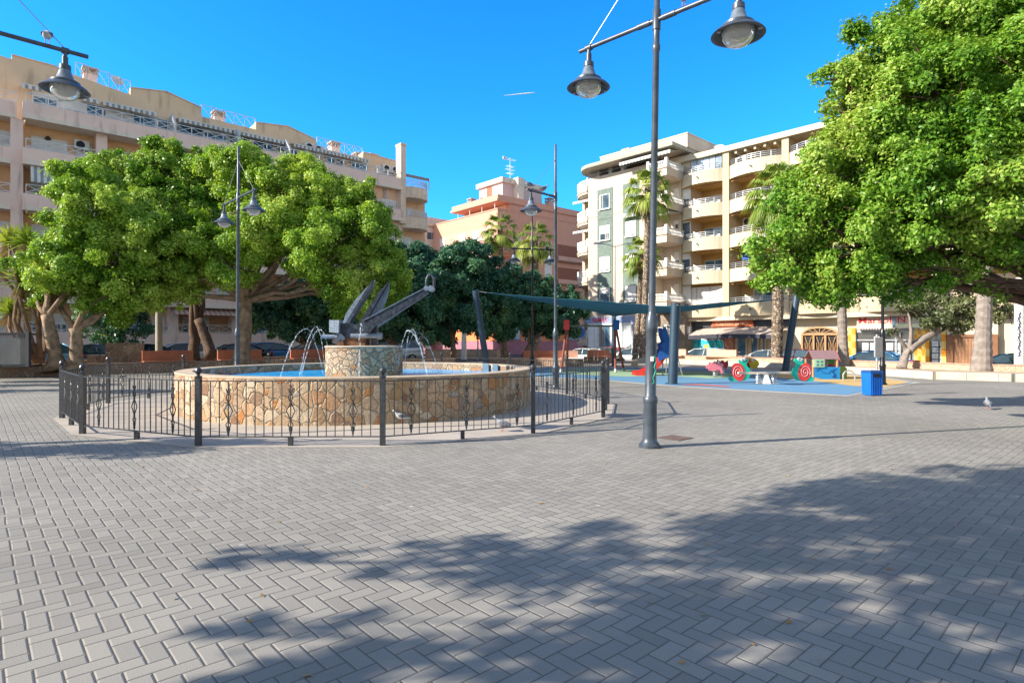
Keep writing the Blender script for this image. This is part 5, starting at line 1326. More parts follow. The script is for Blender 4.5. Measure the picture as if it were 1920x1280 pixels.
# ================================================================= parked cars
def paint(name, col):
    m, nt, b = newmat(name); b.inputs['Base Color'].default_value = c4(col); b.inputs['Roughness'].default_value = .28; b.inputs['Metallic'].default_value = .25
    b.inputs['Coat Weight'].default_value = .6; b.inputs['Coat Roughness'].default_value = .08; MATS[name] = m; return m
CG = glassdark('car_glass', (.03, .06, .08), .05); TYRE = mat('tyre_rubber', (.02, .02, .02), .85); RIM = mat('wheel_rim', (.45, .45, .47), .35, .8)
PB0 = paint('car_paint', (.5, .5, .5))
TL = mat('tail_lamp', (.45, .02, .02), .3); HL = mat('head_lamp', (.75, .76, .78), .15)
def make_car(style, label):
    o = empty('parked_car', label, 'car', (0, 0, 0), 0, 'cars parked along the streets')
    # stations along the car: x, half width, sill z, belt z
    if style == 'hatch': top = [(-1.55, .98), (-.62, 1.42), (.2, 1.5), (1.1, 1.46), (1.92, 1.02)]; hood = [(-2.08, .55), (-2.0, .74), (-1.55, .96), (1.92, 1.0), (2.05, .7)]; hw = .88
    elif style == 'sedan': top = [(-1.3, .93), (-.45, 1.36), (.25, 1.43), (.85, 1.38), (1.65, .98)]; hood = [(-2.25, .5), (-2.15, .7), (-1.3, .92), (1.65, .97), (2.2, .92), (2.28, .6)]; hw = .89
    else: top = [(-1.75, 1.05), (-1.25, 1.85), (0, 1.93), (1.6, 1.9), (2.05, 1.1)]; hood = [(-2.2, .5), (-2.15, .85), (-1.75, 1.03), (2.05, 1.1), (2.1, .6)]; hw = .90
    sill = .26
    x0, x1 = hood[0][0], hood[-1][0]
    sec = []
    xs = sorted(set([x0, x0 + .08] + [h[0] for h in hood] + [x1 - .08, x1] + list(np.linspace(x0, x1, 22))))
    def hz(x):
        for (a, za), (b, zb) in zip(hood[:-1], hood[1:]):
            if a <= x <= b: return za + (zb - za) * (x - a) / (b - a + 1e-9)
        return hood[-1][1]
    vs = []; fs = []; K = 9
    for x in xs:
        e = max(0, 1 - min(x - x0, x1 - x) / .45); w = hw * (1 - .20 * e ** 2); zt = hz(x)
        zb = sill + .06 * e
        for fx_, fz_ in ((-.86, 0), (-.98, .18), (-1, .45), (-.97, .8), (-.86, 1), (0, 1.035), (.86, 1), (.97, .8), (1, .45), (.98, .18), (.86, 0)):
            vs.append((x, w * fx_, zb + (zt - zb) * fz_))
    K = 11
    for i in range(len(xs) - 1):
        for k in range(K): fs.append((i * K + k, i * K + (k + 1) % K, (i + 1) * K + (k + 1) % K, (i + 1) * K + k))
    fs.append(tuple(range(K))); fs.append(tuple((len(xs) - 1) * K + k for k in range(K))[::-1])
    mb = MB(); mb.add(vs, fs)
    # roof skin and pillars
    tw = lambda z: hw * (.93 - .24 * max(0, (z - .95)) / .5)
    n = len(top)
    for (a, za), (b, zb) in zip(top[1:-2], top[2:-1]): mb.hexa([(a, -tw(za), za - .04), (b, -tw(zb), zb - .04), (b, tw(zb), zb - .04), (a, tw(za), za - .04), (a, -tw(za) + .04, za + .015), (b, -tw(zb) + .04, zb + .015), (b, tw(zb) - .04, zb + .015), (a, tw(za) - .04, za + .015)])
    for s in (-1, 1):
        P = [(x, s * (tw(z) + .004), z) for x, z in top]
        mb.beam(P[0], P[1], .06); mb.beam(P[-2], P[-1], .09)
        for a, b in zip(P[1:-2], P[2:-1]): mb.beam(a, b, .05)
        xm = .35; mb.beam((xm, s * hw * .925, .98), (xm - .05, s * (tw(1.4) + .003), top[2][1] - .05), .07, .02)
    mb.build('body', PB0, o, smooth=2)
    g = MB(); base = []; 
    for s in (-1, 1):
        pl = [(x, s * (tw(z)), z - .01) for x, z in top]
        base.append(pl)
    vs = base[0] + base[1]; fs = [tuple(range(n)), tuple(range(n, 2 * n))[::-1]] + [(i, i + 1, n + i + 1, n + i) for i in range(n - 1)]
    g.add(vs, fs); g.build('window', CG, o)
    for x in (x0 + .78, x1 - .82):
        for s in (-1, 1):
            w_ = MB(); w_.lathe([(.20, -.10), (.31, -.10), (.325, -.06), (.325, .06), (.31, .10), (.20, .10)], n=20)
            q = w_.build('wheel', TYRE, o, True, loc=(x, s * (hw - .10), .325), rot=(R(90), 0, 0))
            w_ = MB(); w_.lathe([(.001, .06 * -s), (.05, .05 * -s), (.19, .07 * -s), (.205, .10 * -s)], n=14); w_.build('rim', RIM, q)
    for s in (-1, 1):
        q = MB(); q.box(x0 - .0 + .03, x0 + .28, s * hw * .62 - .18, s * hw * .62 + .18, .62, .76); q.build('headlight', HL, o)
        q = MB(); q.box(x1 - .2, x1 - .005, s * hw * .70 - .14, s * hw * .70 + .14, .72, .92); q.build('tail_light', TL, o)
        q = MB(); q.box(-.95, -.75, s * (hw + .02) - .07 * (s < 0) * 0, s * (hw + .14), .98, 1.1) if s > 0 else q.box(-.95, -.75, s * (hw + .14), s * (hw + .02), .98, 1.1); q.build('wing_mirror', PB0, o)
    return o
PR = {}
COL = dict(skyblue=(.16, .34, .50), white=(.72, .74, .76), black=(.012, .014, .018), navy=(.02, .05, .12), steel=(.10, .16, .22), silver=(.45, .47, .49), red=(.45, .02, .03), blue=(.03, .16, .38), wine=(.12, .015, .03), graphite=(.05, .055, .06))
COLM = {k: paint('paint_' + k, v) for k, v in COL.items()}
def car(fr, px, d, z, style, col, label, rev=False, ang=0.0):
    X = (px - 960) / F * d; rz = fr.a + ang + (math.pi if rev else 0)
    if style not in PR:
        PR[style] = make_car(style, label); o = PR[style]; o.location = (X, d, z); o.rotation_euler = (0, 0, rz)
        for c in children(o):
            if c.type == 'MESH' and c.data.materials[0] == PB0: c.data.materials[0] = COLM[col]; c['pt'] = 1
        o['colname'] = COLM[col].name; return o
    src = PR[style]
    o = dup(src, (X, d, z), rz, label, {src['colname']: COLM[col]}); return o
for px, d, st, col, lb, rev in ((66, 31.5, 'hatch', 'skyblue', 'light blue hatchback seen between the mesh screen and the pale trunk', False),
        (165, 33.2, 'sedan', 'steel', 'steel blue sedan behind the pale trunks and the stone monument', False),
        (262, 35.5, 'sedan', 'navy', 'dark navy sedan right of the stone monument', False),
        (342, 38, 'hatch', 'white', 'white hatchback behind the leaning dark stem', False),
        (440, 40, 'sedan', 'black', 'black sedan behind the thick pale trunk', False),
        (507, 43, 'hatch', 'blue', 'blue hatchback between the thick pale trunk and the pedestal', True),
        (590, 45, 'hatch', 'graphite', 'graphite hatchback seen through the left water jets', False),
        (672, 50, 'sedan', 'silver', 'silver sedan behind the anchor base', False)):
    car(LFr, px, d, -.08, st, col, lb, rev)
car(LFr, 745, 46, -.08, 'van', 'white', 'white van with open side right behind the anchor', ang=-.7)
for px, d, st, col, lb, rev in ((1097, 49.5, 'sedan', 'white', 'white sedan before the shop with the red sign, partly behind the dark bench', False),
        (1128, 50.5, 'hatch', 'graphite', 'dark hatchback before the shop with the red sign', True),
        (1152, 53, 'hatch', 'red', 'red hatchback between the swing posts', True),
        (1188, 49.5, 'sedan', 'silver', 'pale silver sedan behind the swing and the tall palm', False),
        (1336, 44.2, 'hatch', 'white', 'white hatchback before the painted shutter', True),
        (1440, 42.0, 'sedan', 'silver', 'silver sedan before the restaurant doors', False),
        (1506, 40.2, 'hatch', 'wine', 'wine red car behind the leaning sail post', True),
        (1636, 36.0, 'sedan', 'blue', 'blue sedan before the shop with checkered pillars', False),
        (1900, 30.5, 'sedan', 'navy', 'dark blue car at the right border behind the white pole', False)):
    car(Yf, px, d, -.52 if px > 1250 else -.5, st, col, lb, rev)

# ================================================================= playground surface
def sheet(name, pxs, z, m_, label, h=0):
    g = MB(); vs = []
    for p in pxs:
        q = G(p[0], p[1]) ; vs.append((q.x, q.y, z))
    g.add(vs, [tuple(range(len(vs)))]); return struct(g.build(name, m_), label=label)
RB = mat('rubber_blue', (.12, .27, .44), .85, var=.12, scale=40, bmp=.2, bscale=200)
sheet('playground_edge', [(972, 706), (1130, 713.6), (1268, 725.5), (1588, 743.3), (1726, 717), (1640, 705), (1500, 695.5), (1290, 688), (985, 689)], .006, mat('edge_concrete', (.45, .42, .37), .85), 'pale concrete edging of the playground')
sheet('playground_rubber', [(976, 704.5), (1130, 712), (1268, 723.5), (1588, 741), (1715, 716.5), (1630, 705.5), (1500, 696.5), (1290, 689), (988, 690)], .011, RB, 'blue rubber surface of the playground')
sheet('rubber_green_patch', [(1060, 700), (1110, 704.5), (1180, 707), (1240, 705), (1290, 703.5), (1340, 703), (1395, 706.5), (1350, 711), (1290, 709), (1230, 706.5), (1180, 708.5), (1120, 707), (1075, 703.5)][:0] or [(1000, 694), (1090, 703), (1180, 706.5), (1250, 704), (1330, 710), (1420, 706), (1360, 699), (1290, 696), (1180, 693), (1080, 691)], .015, mat('rubber_green', (.30, .45, .30), .85, var=.12, scale=40), 'pale green rubber patch round the slide')
sheet('rubber_ochre_patch', [(1425, 703), (1470, 709.5), (1530, 715), (1600, 724), (1660, 726.5), (1708, 716.5), (1630, 706), (1540, 700), (1450, 699)], .015, mat('rubber_ochre', (.56, .38, .16), .85, var=.12, scale=40), 'ochre rubber patch under the playhouse')
sheet('rubber_red_patch', [(1272, 721.5), (1370, 726.6), (1366, 724.3), (1310, 720.6)], .019, mat('rubber_red', (.52, .15, .13), .85, var=.12, scale=40), 'thin red rubber wedge at the foot of the sail post')

# ================================================================= shade sail
SAILP = mat('post_blue', (.018, .05, .085), .5, .0, var=.15, scale=4, spec=.5)
def sailpost(b, t, r, label):
    o = empty('sail_post', label, 'sail post', b, 0, 'posts of the shade sail'); mb = MB(); d = Vector(t) - Vector(b)
    mb.tube([(0, 0, 0), tuple(d)], r, 24); mb.tube([tuple(d * .999), tuple(d * 1.004)], [r * 1.03, r * 1.03], 24)
    mb.tube([(0, 0, .0), tuple(d * .012)], r * 1.5, 20)
    mb.build('pole', SAILP, o, smooth=True)
    h = MB(); u = d.normalized(); side = Vector((0, -1, 0)); h.tube([d * .975 + side * r * .9, d * .975 + side * (r + .16)], .02, 6); h.build('hook', METAL, o)
    return o
g2 = G(1261, 720); t2 = PD(1267, 569, g2.y); sailpost(g2, t2, .165, 'thick vertical blue post at the near corner of the shade sail')
g1 = G(915, 698.5); t1 = PD(891, 545, g1.y - .6); sailpost(g1, t1, .15, 'leaning blue post at the left corner of the shade sail, before the dark trees')
g3 = G(1472, 697); t3 = PD(1494, 556, g3.y + .3); sailpost(g3, t3, .165, 'leaning blue post at the right corner of the shade sail, beside the see-saw')
g4 = Vector(((1151 - 960) / F * 36, 36, 0)); t4 = PD(1151, 594, 36); sailpost(g4, t4 + Vector((0, 0, .05)), .13, 'slim blue post at the far corner of the shade sail, behind the swing')
m, nt, b = newmat('sail_cloth'); v = coords(nt); n_ = N(nt, 'ShaderNodeTexNoise', Scale=1.2, Detail=3.0); nt.links.new(v, n_.inputs['Vector'])
nt.links.new(ramp(nt, n_.outputs['Fac'], [(.3, (.025, .12, .18)), (.7, (.04, .16, .24))]), b.inputs['Base Color']); b.inputs['Roughness'].default_value = .8
t_ = nt.nodes.new('ShaderNodeBsdfTranslucent'); t_.inputs[0].default_value = (.05, .28, .38, 1)
ms_ = nt.nodes.new('ShaderNodeMixShader'); ms_.inputs[0].default_value = .35; nt.links.new(b.outputs[0], ms_.inputs[1]); nt.links.new(t_.outputs[0], ms_.inputs[2]); nt.links.new(ms_.outputs[0], nt.nodes['Material Output'].inputs[0])
c1 = t1 + Vector((.55, -.1, -.1)); c2 = t2 + Vector((-.0, .35, -.12)); c3 = t3 + Vector((-.45, 0, -.1)); c4_ = t4 + Vector((0, -.35, -.0))
n = 26; vs = []
for i in range(n + 1):
    for j in range(n + 1):
        a, c = i / n, j / n
        # edges pulled inward like a tensioned sail
        pa = 4 * a * (1 - a); pc = 4 * c * (1 - c)
        a2 = a + (.5 - a) * .09 * pc; c2_ = c + (.5 - c) * .09 * pa
        p = c1.lerp(c2, a2).lerp(c4_.lerp(c3, a2), c2_)
        p = p + Vector((0, 0, -.42 * pa * pc + .012 * math.sin(a * 40 + c * 13)))
        vs.append(p)
mb = MB(); mb.add(vs, [(i * (n + 1) + j, i * (n + 1) + j + 1, (i + 1) * (n + 1) + j + 1, (i + 1) * (n + 1) + j) for i in range(n) for j in range(n)])
sl_ = mb.build('shade_sail', m, None, smooth=True); tag(sl_, 'dark teal shade sail stretched over the playground between four posts', 'shade sail')
md = sl_.modifiers.new('thick', 'SOLIDIFY'); md.thickness = .012
for (a, c) in ((t1, c1), (t2, c2), (t3, c3), (t4, c4_)):
    mb = MB(); mb.tube([a, c], .015, 5); mb.build('tension_cable', METAL, sl_)

# ================================================================= playground equipment
def P_(px, py, d, off=0): p = PD(px, py, d); return Vector((p.x, d + off, p.z))
def panel(pl, d, th, off=0):
    mb = MB(); mb.poly([P_(x, y, d, off) for x, y in pl], (0, th, 0)); return mb
TEAL = mat('panel_teal', (.02, .48, .34), .5, var=.06); PRED = mat('panel_red', (.72, .06, .06), .5, var=.06); PPNK = mat('panel_pink', (.80, .22, .28), .5, var=.06)
PYEL = mat('panel_yellow', (.55, .40, .03), .5); PBLK = mat('panel_black', (.02, .02, .02), .5); PBLU = mat('panel_blue', (.02, .27, .68), .5, var=.06); PDBL = mat('panel_deep_blue', (.02, .10, .33), .5); PGRN = mat('panel_green', (.05, .22, .04), .5); POLI = mat('panel_olive', (.16, .25, .07), .5, var=.15, scale=8)
SPR = mat('spring_steel', (.55, .56, .58), .35, .7); WOODP = mat('post_wood', (.42, .25, .15), .7, var=.2, scale=10); PMAR = mat('panel_maroon', (.33, .03, .05), .5)
SLR = mat('slide_red', (.72, .045, .03), .38, var=.08, spec=.5)
def ell(cx, cy, rx, ry, n=22, a0=0, a1=2 * math.pi, rot=0):
    return [(cx + rx * math.cos(a) * math.cos(rot) - ry * math.sin(a) * math.sin(rot), cy + rx * math.cos(a) * math.sin(rot) + ry * math.sin(a) * math.cos(rot)) for a in [a0 + (a1 - a0) * i / n for i in range(n if a1 - a0 > 6.2 else n + 1)]]
def coil(mb, p, r, h, turns=5, rad=.018):
    mb.tube([p + Vector((r * math.cos(a), r * math.sin(a), h * a / (2 * math.pi * turns))) for a in [2 * math.pi * turns * i / (turns * 12) for i in range(turns * 12 + 1)]], rad, 5)
def eye(par, px, py, d, off, r=.07):
    mb = MB(); c = P_(px, py, d, off); mb.tube([c, c + Vector((0, .03, 0))], r, 14); e = wb_(mb, 'eye', WHITE, par)
    mb = MB(); c = P_(px + 1, py + .6, d, off - .006); mb.tube([c, c + Vector((0, .01, 0))], r * .4, 10); wb_(mb, 'pupil', PBLK, e)
# see-saw with two snail panels
d = 20.9
ss = empty('seesaw', 'spring see-saw with a red and green snail panel at each end of its pale beam', 'see-saw', (P_(1436, 722, d).x, d, 0))
mb = MB(); mb.hexa([P_(1384, 701, d, -.07), P_(1508, 700.5, d, -.07), P_(1508, 700.5, d, .07), P_(1384, 701, d, .07), P_(1384, 697, d, -.07), P_(1508, 696.5, d, -.07), P_(1508, 696.5, d, .07), P_(1384, 697, d, .07)]); wb_(mb, 'beam', mat('beam_cream', (.62, .52, .42), .6), ss)
for px in (1421.5, 1451):
    mb = MB(); coil(mb, Vector((P_(px, 700, d).x, d, 0.02)), .085, .36); mb.box(P_(px, 0, d).x - .12, P_(px, 0, d).x + .12, d - .12, d + .12, .02, .04); wb_(mb, 'spring', SPR, ss)
mb = MB(); x_ = P_(1436, 0, d).x; mb.hexa([(x_ - .14, d - .12, .02), (x_ + .14, d - .12, .02), (x_ + .14, d + .12, .02), (x_ - .14, d + .12, .02), (x_ - .04, d - .05, .40), (x_ + .04, d - .05, .40), (x_ + .04, d + .05, .40), (x_ - .04, d + .05, .40)]); wb_(mb, 'pivot', WHITE, ss)
def snail(par, s, dx, flip=False):
    def X(pl): return [((2 * 1505 - x if flip else x) + dx, y) for x, y in pl]
    body = [(1487, 672), (1492, 671.5), (1500, 671.5), (1505, 675), (1504, 680), (1500, 684), (1502, 689), (1510, 700), (1521, 706), (1524, 711), (1518, 714.5), (1502, 714), (1490, 712), (1484, 705), (1482, 697), (1485, 690), (1491, 684), (1490, 680), (1486, 677)]
    b = wb_(panel(X(body), d, .05, s), 'snail_panel', TEAL, par)
    sh = ell(1505.5, 697, 12, 17, 26, rot=.25)
    wb_(panel(X(sh), d, .08, s - .015), 'shell', PRED, b)
    mb = MB(); pts = []
    for i in range(60):
        a = i * .22; r = 1.2 + i * .145; q = X([(1506 + r * math.cos(a), 697 + r * 1.25 * math.sin(a))])[0]; pts.append(P_(q[0], q[1], d, s - .02))
    mb.tube(pts, .011, 5); wb_(mb, 'spiral', mat('spiral_pink', (.85, .45, .45), .5), b)
    for ex, ey in ((1494.5, 672.5), (1499, 674)): q = X([(ex, ey)])[0]; eye(b, q[0], q[1], d, s - .03, .055)
snail(ss, -.12, 0)
d_ = d; d = 21.6; snail(ss, -.1, -122, True); d = d_
# pink pig rider, red flower rider, bee rider
d = 24.6
pg = empty('spring_rider', 'pink pig spring rider left of the snail', 'spring rider', (P_(1340, 709, d).x, d, 0), 0, 'spring riders')
pig = [(1326, 687), (1331, 683), (1333, 679), (1337, 682), (1352, 681), (1355, 684), (1351, 690), (1354, 697), (1351, 700), (1347, 693), (1341, 693), (1337, 696), (1331, 694), (1331, 691), (1327, 691)]
q = wb_(panel(pig, d, .05, -.15), 'side_panel', PPNK, pg); wb_(panel(pig, d, .05, .15), 'side_panel', PPNK, pg)
mb = MB(); mb.box(P_(1333, 0, d).x, P_(1350, 0, d).x, d - .1, d + .15, .34, .40); wb_(mb, 'seat', PMAR, pg)
mb = MB(); coil(mb, Vector((P_(1341, 0, d).x, d, .02)), .09, .34); wb_(mb, 'spring', SPR, pg)
mb = MB(); mb.tube([P_(1338, 680, d, -.25), P_(1338, 680, d, .3)], .015, 6); wb_(mb, 'handle', METAL, pg)
d = 25.6
fl = empty('spring_rider', 'dark red spring rider with a white eye behind the pink pig', 'spring rider', (P_(1352, 707, d).x, d, 0), 0, 'spring riders')
q = wb_(panel([(1337, 684), (1340, 677), (1344, 679), (1346, 674), (1351, 677), (1356, 675), (1359, 679), (1365, 676), (1366, 684), (1362, 692), (1350, 690), (1340, 690)], d, .08, 0), 'side_panel', PMAR, fl); eye(q, 1348, 678.5, d, -.03, .06)
mb = MB(); coil(mb, Vector((P_(1354, 0, d).x, d, .02)), .09, .36); wb_(mb, 'spring', SPR, fl)
d = 26.2
be = empty('spring_rider', 'yellow and black striped bee spring rider with a red wing', 'spring rider', (P_(1405, 703, d).x, d, 0), 0, 'spring riders')
bee = ell(1405, 680.5, 18.5, 10.5, 28, rot=.12)
q = wb_(panel(bee, d, .06, 0), 'side_panel', PYEL, be)
for x0, x1 in ((1389, 1393), (1397, 1401.5)):
    pl = [p for p in [(x0, 673), (x1, 671), (x1 + 6, 691), (x0 + 6, 689)]]; wb_(panel(pl, d, .07, -.005), 'stripe', PBLK, q)
wb_(panel([(1394, 669), (1403, 670), (1408, 677), (1404, 683), (1396, 676)], d, .09, -.02), 'wing', PRED, q); eye(q, 1412, 674, d, -.03, .07)
mb = MB(); coil(mb, Vector((P_(1405, 0, d).x, d, .02)), .09, .34); wb_(mb, 'spring', SPR, be)
# playhouse
d = 24.0
ph = empty('playhouse', 'wooden playhouse with purple brown roof, blue wall and green door', 'playhouse', (P_(1550, 713, d).x, d, 0))
ROOF = mat('playhouse_roof', (.26, .16, .17), .8, var=.1, scale=8)
def slab(pts, dv, name, m_, par): mb = MB(); mb.poly(pts, dv); return wb_(mb, name, m_, par)
slab([P_(1512, 672.5, d, -.5), P_(1561, 672.5, d, -.5), P_(1568, 657.5, d, .1), P_(1519, 657.5, d, .1)], (0, .04, .02), 'roof_slope', ROOF, ph)
slab([P_(1519, 657.5, d, .12), P_(1568, 657.5, d, .12), P_(1573, 671, d, .75), P_(1526, 671, d, .75)], (0, .04, .02), 'roof_slope', ROOF, ph)
slab([P_(1560, 673, d, -.52), P_(1569, 657, d, .1), P_(1579, 672, d, .5), P_(1578, 676, d, .5), P_(1569, 663, d, .1), P_(1562, 677, d, -.52)], (.04, 0, 0), 'gable_trim', mat('trim_red', (.45, .14, .12), .6), ph)
for px, o_ in ((1514, -.45), (1558.5, -.45), (1577, .5), (1527, .7)):
    mb = MB(); x_ = P_(px, 0, d).x; mb.tube([(x_, d + o_, 0.02), (x_, d + o_, P_(0, 673, d).z)], .045, 10); wb_(mb, 'post', WOODP, ph)
b_ = wb_(panel([(1516, 688), (1530, 686.5), (1562, 687), (1562, 712), (1540, 711), (1516, 706)], d, .03, -.5), 'wall_panel', PBLU, ph)
mb = MB(); mb.tube([P_(x, y, d, -.51) for x, y in ((1518, 694), (1524, 690), (1531, 697), (1540, 699), (1545, 693), (1556, 690))], .008, 5); mb.tube([P_(x, y, d, -.51) for x, y in ((1549, 691), (1547, 696), (1552, 698), (1548, 705), (1553, 705), (1551, 698))], .02, 5); wb_(mb, 'drawing', PDBL, b_)
w_ = wb_(panel([(1513.5, 672.5), (1533, 672.5), (1533, 687), (1513.5, 687)], d, .03, -.54), 'window_panel', mat('panel_mint', (.38, .62, .42), .5), ph)
mb = MB()
for x in (1518, 1525.5):
    for y in (675, 681): mb.poly([P_(x, y, d, -.545), P_(x + 5, y, d, -.545), P_(x + 5, y + 4, d, -.545), P_(x, y + 4, d, -.545)], (0, .01, 0))
wb_(mb, 'pane', mat('pane_teal', (.10, .25, .28), .4), w_)
wb_(panel([(1563, 689), (1566, 686), (1575, 686), (1579, 690), (1579, 709), (1575, 711), (1563, 711)], d, .04, -.35), 'door_panel', POLI, ph)
slab([P_(1565, 672, d, .45), P_(1575, 672, d, .45), P_(1575, 700, d, .45), P_(1565, 700, d, .45)], (0, .03, 0), 'back_panel', PGRN, ph)
wb_(panel([(1543, 687), (1548, 682), (1556, 682), (1556, 687)], d, .03, -.3), 'counter', PMAR, ph)
# steel hoop
d = 22.6
hp = MB(); x0, x1 = P_(1581, 0, d).x, P_(1603, 0, d).x; zt_ = P_(0, 694, d).z
hp.tube([(x0, d, .01), (x0, d, zt_ * .6), (x0 + .08, d, zt_ * .9), ((x0 + x1) / 2, d, zt_), (x1 - .08, d, zt_ * .85), (x1, d, zt_ * .5), (x1, d, .01)], .03, 8)
h_ = hp.build('steel_hoop', SPR, None, True); tag(h_, 'bent steel hoop standing beside the playhouse door', 'hoop')
# slide
d = 26.3
sd = empty('slide', 'red plastic slide with blue side panels and a steel ladder', 'slide', (P_(1225, 703, d).x, d, 0))
top_ = [(1256, 650), (1244, 662), (1232, 678), (1222, 687), (1212, 690), (1201, 694), (1190, 697), (1187, 703)]
mb = MB()
for s_ in (-.28, .28):
    up = [P_(x, y, d, s_) for x, y in [(1258, 644), (1250, 650), (1238, 668), (1226, 682), (1215, 686), (1210, 690), (1200, 694.5), (1189, 695.5), (1186.5, 702)]]
    dn = [P_(x, y, d, s_) for x, y in [(1190, 703), (1204, 703), (1216, 700), (1226, 695), (1237, 683), (1250, 664), (1260, 652)]]
    mb.poly(up + dn, (0, .04, 0))
o_ = wb_(mb, 'side_rail', SLR, sd)
mb = MB(); bed = [(1259, 652), (1248, 664), (1236, 681), (1225, 692), (1212, 697), (1200, 699.5), (1188, 700)]
for a, c in zip(bed[:-1], bed[1:]): mb.hexa([P_(*c, d, -.27), P_(*a, d, -.27), P_(*a, d, .3), P_(*c, d, .3)] + [q + Vector((0, 0, .03)) for q in (P_(*c, d, -.27), P_(*a, d, -.27), P_(*a, d, .3), P_(*c, d, .3))])
wb_(mb, 'chute', SLR, sd)
for s_, nm in ((-.36, 0), (.36, 1)): wb_(panel([(1238, 652), (1236, 646), (1243, 640), (1239, 628), (1239, 614), (1245, 614), (1250, 630), (1253, 640), (1262, 636), (1266, 642), (1262, 664), (1240, 672), (1231, 678), (1230, 664)], d, .04, s_), 'side_panel', PDBL, sd)
mb = MB(); mb.tube([P_(1237, 613, d, -.35), P_(1258, 613, d, -.35)], .02, 6); mb.tube([P_(1258, 613, d, -.35), P_(1258, 613, d, .35)], .02, 6); wb_(mb, 'top_bar', mat('lamp_black', ()), sd)
mb = MB()
for s_ in (-.3, .3):
    mb.tube([P_(1262, 650, d, s_), P_(1276, 702, d, s_)], .025, 6); mb.tube([P_(1246, 664, d, s_), P_(1246, 703, d, s_)], .025, 6)
for q in range(5): y = 660 + q * 9; x = 1264.5 + q * 2.4; mb.tube([P_(x, y, d, -.3), P_(x, y, d, .3)], .02, 6)
wb_(mb, 'ladder', METAL, sd)
# swing
d = 29.4
sw_ = empty('swing', 'swing frame with a red cap at one end and a blue cap at the other', 'swing', (P_(1108, 697, d).x, d, 0))
WR = mat('stained_wood', (.22, .07, .05), .6, var=.2, scale=8)
Pz = P_(0, 611, d).z
xl, xr_ = P_(1065, 0, d).x, P_(1153, 0, d).x
mb = MB(); mb.tube([(xl, d, Pz), (xr_, d, Pz)], .05, 10); wb_(mb, 'beam', mat('beam_olive', (.13, .15, .13), .5), sw_)
for a, c in (((1063, 611, -.0), (1048, 690, -1.0)), ((1064, 611, 0), (1067, 697, 1.0)), ((1153, 611, 0), (1148, 699, -.9)), ((1155, 614, 0), (1176, 697, .9))):
    p, q = P_(a[0], a[1], d, a[2]), P_(c[0], c[1], d, c[2]); q.z = .02; m1 = p.lerp(q, .93); mb = MB(); mb.tube([p, m1], .06, 10); l_ = wb_(mb, 'leg', WR, sw_); mb = MB(); mb.tube([m1, q], .065, 10); wb_(mb, 'foot', SPR, l_)
for px, mm in ((1062, PRED), (1155.5, mat('panel_royal', (.02, .12, .42), .5))):
    mb = MB(); c = P_(px, 609, d); mb.box(c.x - .13, c.x + .13, d - .16, d + .16, c.z - .24, c.z + .24); wb_(mb, 'end_cap', mm, sw_)
for px in (1118, 1133): pass
for xa, xb_ in ((1101, 1114), (1121, 1134)):
    x0, x1 = P_(xa, 0, d).x, P_(xb_, 0, d).x; mb = MB(); mb.box(x0 - .02, x1 + .02, d - .1, d + .1, .52, .56); st_ = wb_(mb, 'swing_seat', PBLK, sw_)
    mb = MB(); mb.tube([(x0, d, .55), (x0, d, Pz)], .012, 5); mb.tube([(x1, d, .55), (x1, d, Pz)], .012, 5); wb_(mb, 'chain', METAL, st_)
# concrete stool
mb = MB(); q = G(1190, 688); mb.lathe([(.001, 0), (.2, 0), (.2, .4), (.18, .43), (.001, .43)], n=20); o = mb.build('concrete_stool', COPE, None, True, loc=(q.x, q.y, 0)); tag(o, 'small round concrete stool behind the foot of the red slide', 'stool')

# ================================================================= bin, notice post, manhole, birds
q = G(1635, 741); bn = empty('litter_bin', 'bright blue box shaped litter bin at the playground corner', 'litter bin', (q.x, q.y, 0), R(8))
BB = mat('bin_blue', (.008, .13, .55), .35, var=.12, scale=3, spec=.5)
mb = MB(); mb.hexa([(-.17, -.17, .015), (.17, -.17, .015), (.17, .17, .015), (-.17, .17, .015), (-.19, -.19, .64), (.19, -.19, .64), (.19, .19, .64), (-.19, .19, .64)])
for k in range(-2, 3): mb.box(k * .07 - .006, k * .07 + .006, -.196, -.18, .04, .60)
mb.build('body', BB, bn)
mb = MB(); mb.hexa([(-.205, -.205, .641), (.205, -.205, .641), (.205, .205, .641), (-.205, .205, .641), (-.17, -.17, .70), (.17, -.17, .70), (.17, .17, .70), (-.17, .17, .70)]); mb.build('lid', mat('bin_lid', (.02, .07, .22), .4), bn)
mb = MB(); mb.box(-.11, .11, -.202, -.197, .52, .60); mb.build('opening', PBLK, bn)
q = G(1648, 741); nb_ = empty('notice_post', 'grey notice box on a slim post beside the blue bin', 'notice post', (q.x, q.y + .1, 0))
mb = MB(); mb.tube([(0, 0, 0), (0, 0, 1.7)], .03, 10); mb.build('post', SPR, nb_, True)
z0, z1 = PD(0, 669, q.y).z, PD(0, 632, q.y).z; mb = MB(); mb.box(-.10, .12, -.09, -.035, z0, z1); bx = mb.build('notice_box', mat('notice_grey', (.33, .33, .34), .6, var=.12, scale=20), nb_)
mb = MB(); mb.box(-.085, .105, -.094, -.091, z0 + .02, z1 - .02); mb.build('notice_sheet', mat('notice_sheet', (.24, .24, .25), .4, var=.25, scale=30), bx)
q = G(1266, 821); mb = MB(); mb.hexa([(-.2, -.2, 0.001), (.2, -.2, 0.001), (.2, .2, 0.001), (-.2, .2, 0.001), (-.2, -.2, .006), (.2, -.2, .006), (.2, .2, .006), (-.2, .2, .006)])
for i in range(6):
    for j in range(6): mb.box(-.17 + i * .06, -.17 + i * .06 + .03, -.17 + j * .06, -.17 + j * .06 + .03, .006, .009)
